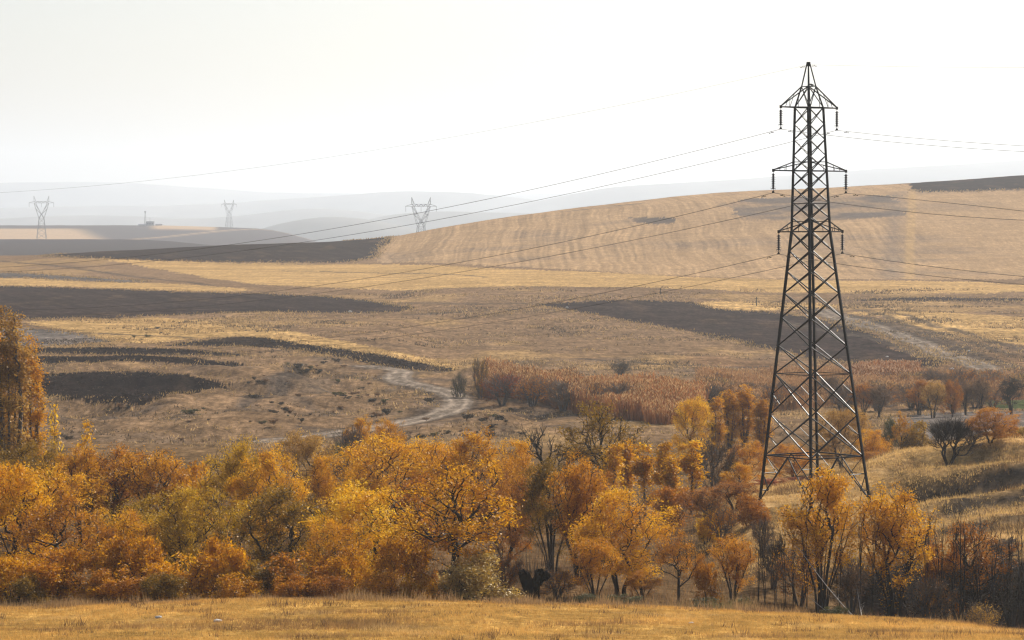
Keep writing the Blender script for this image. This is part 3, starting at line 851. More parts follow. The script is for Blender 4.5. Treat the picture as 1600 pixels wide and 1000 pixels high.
# bare saplings: a few long straight shoots, 7 m
for q in range(4):
    stems = []
    for i in range(2 + q % 3):
        a = rg.random() * 6.28; k = .4 + .9 * rg.random(); z = 4.2 + 1.8 * rg.random()
        w1, w2 = rg.random(2) * .3 - .15
        stems.append([(.08 * math.cos(a), .08 * math.sin(a), -.6), (.25 * k * math.cos(a) + w1, .25 * k * math.sin(a), z * .3), (.5 * k * math.cos(a) + w2, .5 * k * math.sin(a), z * .62), (.8 * k * math.cos(a) + w1, .8 * k * math.sin(a), z)])
    L = [(s[-1][0] * 1.1, s[-1][1] * 1.1, s[-1][2] - .1, .5, .5, 1.5) for s in stems]
    make_proto('sapling%d' % q, 110 + q, 6.9, 1.2, stems, L, 14, 0, bare_twigs=30, r0=.02, balance=.8)
# twiggy brown brush, 3.4 m
for q in range(3):
    stems = [[(.15 * math.cos(a), .15 * math.sin(a), -.3), (.6 * math.cos(a), .6 * math.sin(a), 1.2)] for a in rg.random(7) * 6.28]
    L = lob(rg, 5, 2.0, 1.1, .3, .8, 1.1) + lob(rg, 3, 1.2, 1.3, .2, .6, .8)
    make_proto('brush%d' % q, 120 + q, 3.3, 2.1, stems, L, 240, 3600, .2, (.16, .05), bare_twigs=500, r0=.012, bark=M_BARK_GREY)
# low hillside shrub
for q in range(2):
    stems = [[(.05, 0, -.2), (.2 * math.cos(a), .2 * math.sin(a), .25)] for a in rg.random(4) * 6.28]
    make_proto('low%d' % q, 130 + q, .8, .75, stems, lob(rg, 4, .38, .4, .08, .25, .38, .8), 40, 420, .09, (.16, .09), r0=.008)

def plant(name, key, leaf, x, ytop, hw_px, D, label, cat='tree', group=None, rz=None, parts=('trunk', 'crown'), lean=0.0):
    tm, cm, h, hw = PROTO[key]
    u, s = ray(x, ytop)
    X, Y = u * D, D
    zg = float(H(X, Y))
    ht = max(.5, EYE + s * D - zg)
    sz = ht / h
    sw = hw_px * D / F / hw
    e = thing(name, label, cat, (X, Y, zg), random.uniform(0, 6.28) if rz is None else rz, group)
    if lean: e.rotation_euler[1] = lean
    e.scale = (sw, sw, sz)
    obj(parts[0], tm, e)
    if cm is not None and leaf:
        c = obj(parts[1], cm, e)
        c.material_slots[0].link = 'OBJECT'
        c.material_slots[0].material = LEAF[leaf]
    return e

# ------------------------------------------------------------------ the big lattice tower
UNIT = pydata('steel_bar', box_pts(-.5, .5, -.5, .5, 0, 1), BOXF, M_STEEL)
UNITS = {}
def bar(p0, p1, w, parent, name, normal=None, mat=None):
    """a straight member; NORMAL turns one flat face of the angle iron that way"""
    me = UNIT
    if mat is not None:
        me = UNITS.setdefault(mat.name, pydata('bar_' + mat.name, box_pts(-.5, .5, -.5, .5, 0, 1), BOXF, mat))
    p0 = Vector(p0); p1 = Vector(p1)
    d = p1 - p0; L = d.length; z = d / L
    nrm = Vector(normal) if normal is not None else Vector((0, 0, 1)) if abs(z.z) < .9 else Vector((0, 1, 0))
    y = (nrm - z * nrm.dot(z)).normalized(); x = y.cross(z)
    o = bpy.data.objects.new(name, me)
    M = Matrix(((x.x * w, y.x * w, z.x * L, p0.x), (x.y * w, y.y * w, z.y * L, p0.y), (x.z * w, y.z * w, z.z * L, p0.z), (0, 0, 0, 1)))
    link(o, parent)
    o.matrix_basis = M
    return o

TD = 264.0
PXM = TD / F
def hgt(y):  return at(1270, y, TD).z
TB = at(1273, 795, TD)
TB.z = float(H(TB.x, TB.y))
tower = thing('transmission_tower', 'tall dark lattice power tower with three pairs of cross-arms above golden trees', 'power tower', TB)
LEAN = math.radians(-1.0)
TOPH = hgt(99) - TB.z
ROT = math.radians(-9.3)
def corner(k, y_row, off=0.0):
    """leg position k = 0..3 (right, far, left, near) at photo row y_row, in tower coordinates"""
    z = hgt(y_row) - TB.z
    if y_row >= 362: r = (30 + (y_row - 362) * .1326)
    elif y_row >= 168: r = 22 + (y_row - 168) * (8 / 194)
    elif y_row >= 135: r = 11 + (y_row - 135) * (11 / 33.)
    else: r = 2.2 + (y_row - 99) * (8.8 / 36.)
    r = r * PXM
    a = ROT + k * math.pi / 2
    return Vector((r * math.cos(a) + math.tan(LEAN) * z, r * math.sin(a), z))
def ground_foot(k):
    c = corner(k, 795)
    z = float(H(TB.x + c.x, TB.y + c.y)) - TB.z
    a = corner(k, 712); b = c
    t = (z + .15 - a.z) / (b.z - a.z)
    return a + (b - a) * t
HV = (Vector((0, -1, .09)).normalized() + SDIR).normalized()
YB = 795
# legs: from the footing to the waist, then to the top arm, then the peak
for k in range(4):
    f = ground_foot(k)
    bar(f, corner(k, 362), .19, tower, 'leg', HV)
    bar(corner(k, 362), corner(k, 168), .16, tower, 'leg', HV)
    bar(corner(k, 168), corner(k, 135), .10, tower, 'leg', HV)
    bar(corner(k, 135), corner(k, 99), .085, tower, 'peak_strut', HV)
    c = f.copy(); 
    ft = obj('footing', lathe('footing', [(.02, .32), (.32, .32), (.36, .2), (.5, -.1), (.55, -.9)], 12, M_CONC), tower, c - Vector((0, 0, .25)))
cap = obj('peak_cap', pydata('peak_cap', box_pts(-.16, .16, -.16, .16, -.25, .12), BOXF, M_STEEL), tower, (corner(0, 99) + corner(2, 99)) / 2)
LV = [135, 168, 194, 218, 243, 267, 292, 316, 340, 362, 392, 424, 458, 496, 540, 584, 648, 712]
for y0, y1 in zip(LV[:-1], LV[1:]):
    w = .075 if y1 < 362 else .088
    for k in range(4):
        k2 = (k + 1) % 4
        for a_, b_ in ((corner(k, y0), corner(k2, y1)), (corner(k2, y0), corner(k, y1))):
            if y0 == 135: w = .06
            bar(a_, b_, w, tower, 'brace', HV)
# horizontals
for y in (135, 168, 253, 267, 318, 346, 362, 584, 712):
    for k in range(4):
        bar(corner(k, y), corner((k + 1) % 4, y), .1 if y in (168, 267, 362, 712) else .06, tower, 'crosspiece', (0, 0, 1))
for y in (168, 267, 362, 712):
    for k in range(2):
        bar(corner(k, y), corner(k + 2, y), .07, tower, 'crosspiece', (0, 0, 1))
# redundant members in the tall lower panels
for y0, y1 in ((540, 584), (584, 648), (648, 712)):
    for k in range(4):
        k2 = (k + 1) % 4
        A0, A1, B0, B1 = corner(k, y0), corner(k, y1), corner(k2, y0), corner(k2, y1)
        m = (A0 + A1 + B0 + B1) / 4
        if y0 >= 584:
            qa, qb = A0.lerp(B1, .27), B0.lerp(A1, .27)
            bar(A0.lerp(A1, .5), A0.lerp(B1, .25), .05, tower, 'brace', HV)
            bar(B0.lerp(B1, .5), B0.lerp(A1, .25), .05, tower, 'brace', HV)
            bar(A0.lerp(A1, .5), B0.lerp(A1, .75), .05, tower, 'brace', HV)
            bar(B0.lerp(B1, .5), A0.lerp(B1, .75), .05, tower, 'brace', HV)
# splayed legs under the lower frame
for k in range(4):
    k2 = (k + 1) % 4
    fa, fb = ground_foot(k), ground_foot(k2)
    A, B = corner(k, 712), corner(k2, 712)
    mid = (A + B) / 2
    bar(mid, fa + Vector((0, 0, .35)), .085, tower, 'brace', HV)
    bar(mid, fb + Vector((0, 0, .35)), .085, tower, 'brace', HV)
    for t in (.36, .7):
        bar(A.lerp(fa, t), mid.lerp(fa, t), .05, tower, 'brace', HV)
        bar(B.lerp(fb, t), mid.lerp(fb, t), .05, tower, 'brace', HV)
    bar(A, mid.lerp(fa, .36), .05, tower, 'brace', HV); bar(A.lerp(fa, .36), mid.lerp(fa, .7), .05, tower, 'brace', HV)
    bar(B, mid.lerp(fb, .36), .05, tower, 'brace', HV); bar(B.lerp(fb, .36), mid.lerp(fb, .7), .05, tower, 'brace', HV)
# cross-arms
ARM_DIR = Vector((math.cos(ROT + math.pi / 4), math.sin(ROT + math.pi / 4), 0))
TIPS = {}
for lv, (yb_, yt, half) in {'upper': (168, 135, 47), 'middle': (267, 253, 61), 'lower': (362, 346, 53.5)}.items():
    L = half * PXM / ARM_DIR.x
    ctr = (corner(0, yb_) + corner(2, yb_)) / 2
    for side in (1, -1):
        e = bpy.data.objects.new('cross_arm', None); e.empty_display_size = .2
        link(e, tower)
        tip = ctr + ARM_DIR * L * side
        ks = (0, 1) if side > 0 else (2, 3)
        lows = [corner(k, yb_) for k in ks]; ups = [corner(k, yt) for k in ks]
        for c in lows: bar(c, tip, .095, e, 'lower_chord', (0, 0, 1))
        for c in ups: bar(c, tip + Vector((0, 0, .06)), .08, e, 'upper_chord', (0, 0, 1))
        for t in (.36, .68):
            bar(lows[0].lerp(tip, t), lows[1].lerp(tip, t), .05, e, 'lacing', (0, 0, 1))
            for a_, b_ in zip(lows, ups):
                bar(a_.lerp(tip, t), b_.lerp(tip, t * .98), .045, e, 'lacing')
        bar(lows[0], lows[1].lerp(tip, .36), .045, e, 'lacing', (0, 0, 1))
        bar(tip + Vector((0, 0, -.12)), tip + Vector((0, 0, .14)), .16, e, 'tip_plate', HV)
        TIPS[(lv, side)] = TB + tip

# insulator strings
DISC = lathe('insulator_disc', [(.075, .12), (.09, .06), (.11, .035), (.18, .0), (.184, -.025), (.11, -.015), (.075, -.03), (.075, -.07)], 14, M_GLASSDISC)
ROD = lathe('insulator_rod', [(.02, 1.0), (.028, .5), (.02, 0)], 6, M_STEEL)
CLAMP = pydata('suspension_clamp', [(-.16, -.05, 0), (.16, -.05, 0), (.16, .05, 0), (-.16, .05, 0), (-.04, -.04, .2), (.04, -.04, .2), (.04, .04, .2), (-.04, .04, .2)], BOXF, M_STEEL)
HORN = None
STRING = 1.9
WIRE_AT = {}
for (lv, side), tip in TIPS.items():
    e = thing('insulator_string', 'brown disc insulator string under the %s tip of the %s cross-arm' % ('right' if side > 0 else 'left', lv), 'insulator', tip - Vector((0, 0, STRING)), 0, 'insulator strings of the tower')
    for i in range(7):
        obj('disc', DISC, e, (0, 0, .38 + i * .19))
    r = obj('hanger', ROD, e, (0, 0, .1)); r.scale = (1, 1, STRING - .18)
    c = obj('clamp', CLAMP, e, (0, 0, -.02)); c.rotation_euler = (0, 0, ROT + math.pi * .75)
    V, Q = tubes([(0, 0, .22), (.16, .12, .24), (0, 0, .22), (-.16, -.12, .24)], [(.16, .12, .24), (.24, .18, .46), (-.16, -.12, .24), (-.24, -.18, .46)], .012, .009, 5)
    obj('arcing_horn', mesh_np('arcing_horn', V, Q, M_STEEL), e)
    WIRE_AT[(lv, side)] = tip - Vector((0, 0, STRING))

# conductors: sagging spans away to the left and towards the right
LDIR = Vector((-math.sin(ROT + math.pi / 4), math.cos(ROT + math.pi / 4), 0))
def reach(P0, d, x):
    """metres along d from P0 until column x"""
    u, _ = ray(x, 400)
    return (u * P0.y - P0.x) / (d.x - u * d.y)
def span(P0, d, marks, xend):
    ts, zs = [0.], [P0.z]
    for x, y in marks:
        t = reach(P0, d, x)
        Y_ = P0.y + d.y * t
        ts.append(t); zs.append(at(x, y, Y_).z)
    # z = z0 + a t + b t^2 by least squares through the support
    A_ = np.array([[t, t * t] for t in ts[1:]]); b_ = np.array(zs[1:]) - zs[0]
    k = np.linalg.lstsq(A_, b_, rcond=None)[0]
    te = reach(P0, d, xend)
    T = np.linspace(0, te, 60)
    return np.stack([P0.x + d.x * T, P0.y + d.y * T, P0.z + k[0] * T + k[1] * T * T], 1)
def damper(parent, path, dist):
    seg = np.cumsum(np.r_[0, np.linalg.norm(np.diff(path, axis=0), axis=1)])
    p = np.array([np.interp(dist, seg, path[:, i]) for i in range(3)])
    q = np.array([np.interp(dist + .3, seg, path[:, i]) for i in range(3)])
    d = (q - p) / np.linalg.norm(q - p)
    dn = np.array([0, 0, -1.])
    a = p + dn * .11
    P0_ = [p, a - d * .24, a - d * .28, a + d * .14]; P1_ = [a, a + d * .24, a - d * .12, a + d * .3]
    V, Q = tubes(np.array(P0_), np.array(P1_), np.array([.03, .012, .035, .035]), np.array([.03, .012, .035, .035]), 6)
    obj('damper', mesh_np('damper', V, Q, M_STEEL), parent)
SPANS = {
    ('upper', -1): ([(1040, 250), (800, 304), (400, 375), (0, 418)], [(1296, 212), (1420, 224), (1600, 237)]),
    ('upper', 1): ([(1125, 250), (800, 321), (440, 383), (0, 425)], [(1420, 215), (1600, 228)]),
    ('middle', -1): ([(1000, 353), (800, 394), (600, 430), (400, 459)], [(1292, 315), (1600, 344)]),
    ('middle', 1): ([(1050, 363), (800, 411), (400, 470)], [(1400, 309), (1600, 330)]),
    ('lower', -1): ([(1000, 447), (800, 484), (475, 532)], [(1302, 411), (1600, 444.5)]),
    ('lower', 1): ([(1050, 455), (800, 498), (510, 540)], [(1400, 409), (1600, 432)]),
}
def wire(name, label, P0, left, right, rad, dd=1.25):
    a = span(P0, LDIR, left, -260); b = span(P0, -LDIR, right, 1860)
    path = np.concatenate([a[::-1], b[1:]])
    org = np.array(P0)
    V, Q = tubes(path[:-1] - org, path[1:] - org, rad, rad, 6)
    o = obj(name, mesh_np(name, V, Q, M_WIRE), None, P0)
    tag(o, label, 'cable', 'overhead lines of the tower')
    fa = np.concatenate([a[:1], a[1:]]) - org; fb = b - org
    damper(o, fa, dd); damper(o, fb, dd)
for (lv, side), (l, r) in SPANS.items():
    wire('conductor', 'thin power line hung from the %s insulator of the %s cross-arm' % ('right' if side > 0 else 'left', lv), WIRE_AT[(lv, side)] + Vector((0, 0, .0)), l, r, .019)
PK = TB + (corner(0, 101) + corner(2, 101)) / 2
wire('earth_wire', 'topmost thin wire crossing the sky from the tower peak', PK, [(900, 178), (400, 262), (0, 301)], [(1400, 104), (1600, 105.5)], .0095, .75)

# bird on the upper frame
bp = at(1268, 134.5, TD)
def bird():
    prof = [(.0, -.2), (.05, -.16), (.085, -.05), (.09, .05), (.06, .14), (.045, .17), (.055, .2), (.05, .25), (.02, .28), (.008, .34)]
    vs = []; fs = []; n = 8
    for r, s in prof:
        for k in range(n):
            t = 2 * math.pi * k / n
            vs.append((s, r * math.cos(t), r * math.sin(t) + .12 + .25 * s))
    for i in range(len(prof) - 1):
        for k in range(n):
            fs.append((i * n + k, i * n + (k + 1) % n, (i + 1) * n + (k + 1) % n, (i + 1) * n + k))
    b = len(vs)
    vs += [(-.15, -.03, .1), (-.15, .03, .1), (-.42, .05, .02), (-.42, -.05, .02), (-.15, -.03, .07), (-.15, .03, .07), (-.42, .05, .0), (-.42, -.05, .0)]
    fs += [tuple(b + i for i in f) for f in BOXF]
    for s in (-1, 1):
        b = len(vs)
        vs += [(.1, .08 * s, .2), (-.02, .09 * s, .08), (-.3, .05 * s, .06), (-.05, .06 * s, .19), (.02, .075 * s, .03)]
        fs += [(b, b + 1, b + 2, b + 3), (b + 1, b + 4, b + 2)]
    for s in (-1, 1):
        b = len(vs)
        vs += box_pts(-.012, .012, .03 * s - .01, .03 * s + .01, 0, .08); fs += [tuple(b + i for i in f) for f in BOXF]
    return pydata('bird', vs, fs, M_FEATHER)
o = obj('bird', bird(), None, bp); o.rotation_euler = (0, 0, math.pi * .95)
tag(o, 'small black bird perched on the frame below the tower peak', 'bird')

# ------------------------------------------------------------------ distant pylons with V-shaped heads
def vpylon(x, ytop, yb, D, label, rz=.35):
    base = at(x, yb, D); base.z = float(H(base.x, base.y))
    s = (at(x, ytop, D).z - base.z) / 42.2
    e = thing('distant_pylon', label, 'power pylon', base, rz, 'distant pylons with V-shaped heads')
    e.scale = (s, s, s)
    def part(nm, segs, r):
        segs = np.array(segs, float)
        V, Q = tubes(segs[:, 0], segs[:, 1], r, r, 4)
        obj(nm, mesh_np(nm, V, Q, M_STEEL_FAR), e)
    lev = [(0, 4.6), (5.5, 4.0), (10.5, 3.45), (15, 2.95), (20, 2.4)]
    cs = lambda w, z: [(w, w, z), (-w, w, z), (-w, -w, z), (w, -w, z)]
    for k in range(4):
        part('leg', [(cs(w0, z0)[k], cs(w1, z1)[k]) for (z0, w0), (z1, w1) in zip(lev[:-1], lev[1:])], .17)
    br = []
    for (z0, w0), (z1, w1) in zip(lev[:-1], lev[1:]):
        for k in range(4):
            br += [(cs(w0, z0)[k], cs(w1, z1)[(k + 1) % 4]), (cs(w0, z0)[(k + 1) % 4], cs(w1, z1)[k]), (cs(w1, z1)[k], cs(w1, z1)[(k + 1) % 4])]
    part('body_lacing', br, .09)
    for sd in (-1, 1):
        pin = [(.3 * sd, 24.5), (3.0 * sd, 29.5), (5.6 * sd, 35.2)]; pout = [(2.4 * sd, 20), (5.4 * sd, 29.0), (7.2 * sd, 35.2)]
        sg = []
        for y in (-1, 1):
            yy = [2.2 * y, 1.3 * y, .8 * y]
            i3 = [(p[0], q, p[1]) for p, q in zip(pin, yy)]; o3 = [(p[0], q, p[1]) for p, q in zip(pout, yy)]
            sg += [(i3[0], i3[1]), (i3[1], i3[2]), (o3[0], o3[1]), (o3[1], o3[2]), (i3[0], o3[0]), (i3[0], o3[1]), (i3[1], o3[1]), (i3[1], o3[2]), (i3[0], (-i3[0][0], i3[0][1], 24.5)), (o3[0], (-.3 * sd, 2.2 * y, 24.5))]
        part('upright', sg, .13)
        part('peak', [((7.2 * sd, .8, 36.8), (7.4 * sd, 0, 42.2)), ((7.2 * sd, -.8, 36.8), (7.4 * sd, 0, 42.2)), ((5.4 * sd, .8, 36.8), (7.4 * sd, 0, 42.2)), ((5.4 * sd, -.8, 36.8), (7.4 * sd, 0, 42.2)), ((6.3 * sd, .4, 39), (7.3 * sd, -.4, 39.5))], .13)
        part('insulator', [((12.0 * sd, 0, 35.2), (12.0 * sd, 0, 31.2))], .14)
    sg = []
    for y in (-.8, .8):
        sg += [((-12.2, 0, 35.3), (-7.2, y, 35.2)), ((12.2, 0, 35.3), (7.2, y, 35.2)), ((-7.2, y, 35.2), (7.2, y, 35.2)), ((-7.2, y, 36.8), (7.2, y, 36.8)), ((-7.2, y, 36.8), (-12.2, 0, 35.3)), ((7.2, y, 36.8), (12.2, 0, 35.3))]
        xs = np.linspace(-7.2, 7.2, 9)
        for i in range(8):
            sg.append(((xs[i], y, 35.2 if i % 2 else 36.8), (xs[i + 1], y, 36.8 if i % 2 else 35.2)))
    part('bridge', sg, .13)
    part('insulator', [((0, 0, 35.2), (0, 0, 31.2))], .14)
vpylon(65, 306, 373, 4120, 'hazy V-headed pylon farthest left, standing on the tan field strip', .25)
vpylon(358, 312, 360, 5050, 'faintest V-headed pylon, between the distant building and the ridge', .5)
vpylon(658, 308, 372, 3300, 'V-headed pylon rising behind the brow of the hill', .3)

# distant plant building with lattice mast
gb = at(235, 351, 4780); gb.z = float(H(gb.x, gb.y)) - .5
k = 4780 / F
bld = thing('distant_building', 'tiny grey block building with a rooftop pole on the hazy ridge', 'building', gb)
obj('wall', pydata('wall', box_pts(-6 * k, 6 * k, -5, 5, -1, 6.2 * k), BOXF, M_WALL), bld)
obj('roof', pydata('roof', box_pts(-6.3 * k, 6.5 * k, -5.4, 5.4, 6.2 * k + .003, 7.0 * k), BOXF, M_WALL), bld)
V, Q = tubes([(-.6 * k, 0, 7 * k)], [(-.6 * k, 0, 13 * k)], .4, .2, 6); obj('rooftop_pole', mesh_np('rooftop_pole', V, Q, M_WALL), bld)
for i in range(4):
    obj('window', pydata('window', box_pts(-4.9 * k + i * 2.7 * k, -3.5 * k + i * 2.7 * k, -5.06, -5.003, 2.4 * k, 4.4 * k), BOXF, M_GLASSDISC), bld)
gm = at(227, 351, 4785); gm.z = float(H(gm.x, gm.y)) - .5
mast = thing('lattice_mast', 'faint slender mast with a wide head beside the distant building', 'mast', gm)
sg = []
for sx, sy in ((1, 1), (1, -1), (-1, 1), (-1, -1)):
    sg.append(((sx * 1.5, sy * 1.5, -1), (sx * .5, sy * .5, 21 * k)))
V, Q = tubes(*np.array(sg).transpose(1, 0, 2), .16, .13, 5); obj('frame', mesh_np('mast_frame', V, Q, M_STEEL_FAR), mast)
sg = []
for i in range(9):
    w0 = 1.5 - i * .11; w1 = 1.5 - (i + 1) * .11; z0 = i * 2.3 * k; z1 = (i + 1) * 2.3 * k
    sg += [((-w0, -w0, z0), (w1, -w1, z1)), ((w0, -w0, z0), (-w1, -w1, z1))]
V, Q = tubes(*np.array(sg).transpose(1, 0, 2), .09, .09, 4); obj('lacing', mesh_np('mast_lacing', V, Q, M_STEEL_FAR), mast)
obj('head', lathe('mast_head', [(.3, 20.6 * k), (1.4, 21.4 * k), (1.5, 22.6 * k), (.6, 23.2 * k), (.01, 23.3 * k)], 10, M_WALL), mast)
for x0, x1, h_, lb in ((216, 228, 3.6, 'low pale shed left of the distant building'), (243, 254, 3.8, 'low pale shed right of the distant building')):
    gs = at((x0 + x1) / 2, 351, 4782); gs.z = float(H(gs.x, gs.y)) - .5
    hw = (x1 - x0) / 2 * k
    sh = thing('shed', lb, 'shed', gs, 0, 'sheds by the distant building')
    obj('wall', pydata('wall', box_pts(-hw, hw, -3, 3, -1, h_ * k * .72), BOXF, M_WALL_PALE), sh)
    z0, z1 = h_ * k * .72 + .003, h_ * k
    obj('roof', pydata('roof', [(-hw - .3, -3.3, z0), (hw + .3, -3.3, z0), (hw + .3, 3.3, z0), (-hw - .3, 3.3, z0), (-hw - .3, 0, z1), (hw + .3, 0, z1)], [(0, 1, 5, 4), (2, 3, 4, 5), (0, 4, 3), (1, 2, 5), (0, 3, 2, 1)], M_WALL_PALE), sh)

# small things on the far slopes: a post, and pale stones
for x, y, hm, lb in ((1182, 478, 2.6, 'small wooden post on the edge of the dark ploughed field'), (1032, 460, 1.9, 'tiny post under the low power line on the stubble')):
    g = ground(x, y, 600)
    p = thing('post', lb, 'post', g, 0, 'small posts in the fields')
    obj('shaft', lathe('post_shaft', [(.14, -.3), (.13, hm), (.02, hm + .05)], 7, M_BARK), p)
    obj('crossbar', pydata('post_crossbar', box_pts(-.55, .55, -.06, .06, hm * .82, hm * .82 + .14), BOXF, M_BARK), p)
rs = np.random.default_rng(9)
def stone_mesh(seed):
    r2 = np.random.default_rng(seed); vs = []; fs = []; n = 8
    for i, (r, z) in enumerate([(.45, -.15), (.55, .1), (.42, .3), (.15, .4)]):
        for k_ in range(n):
            j = r * (.8 + .4 * r2.random()); t = 2 * math.pi * k_ / n
            vs.append((j * math.cos(t) * 1.3, j * math.sin(t), z + .08 * r2.random()))
    for i in range(3):
        for k_ in range(n): fs.append((i * n + k_, i * n + (k_ + 1) % n, (i + 1) * n + (k_ + 1) % n, (i + 1) * n + k_))
    fs.append(tuple(range(3 * n, 4 * n)))
    return pydata('stone', vs, fs, M_STONE)
STN = [stone_mesh(i) for i in range(3)]
for x, y, dm, k_, lb in ((1386, 558, 560, .6, 'pale stone on the dark field right of the tower'), (1487, 582, 560, .8, 'pale flat stone below the dirt track on the right'), (1514, 552, 560, .6, 'pale stone beside the golden slope on the right'), (547, 488, 600, 1.0, 'white stone in the fallow field left of centre'), (886, 481, 600, .7, 'pale stone at the tip of the dark field'), (340, 972, 120, .35, 'small pale stone on the meadow at left'), (248, 966, 120, .3, 'small pale stone on the meadow near the lip at left'), (1080, 975, 120, .25, 'small grey stone on the meadow right of centre')):
    g = ground(x, y, dm)
    o = obj('stone', STN[rs.integers(3)], None, g); o.scale = (k_, k_, k_); o.rotation_euler = (0, 0, rs.uniform(0, 6))
    tag(o, lb, 'stone', 'pale stones')
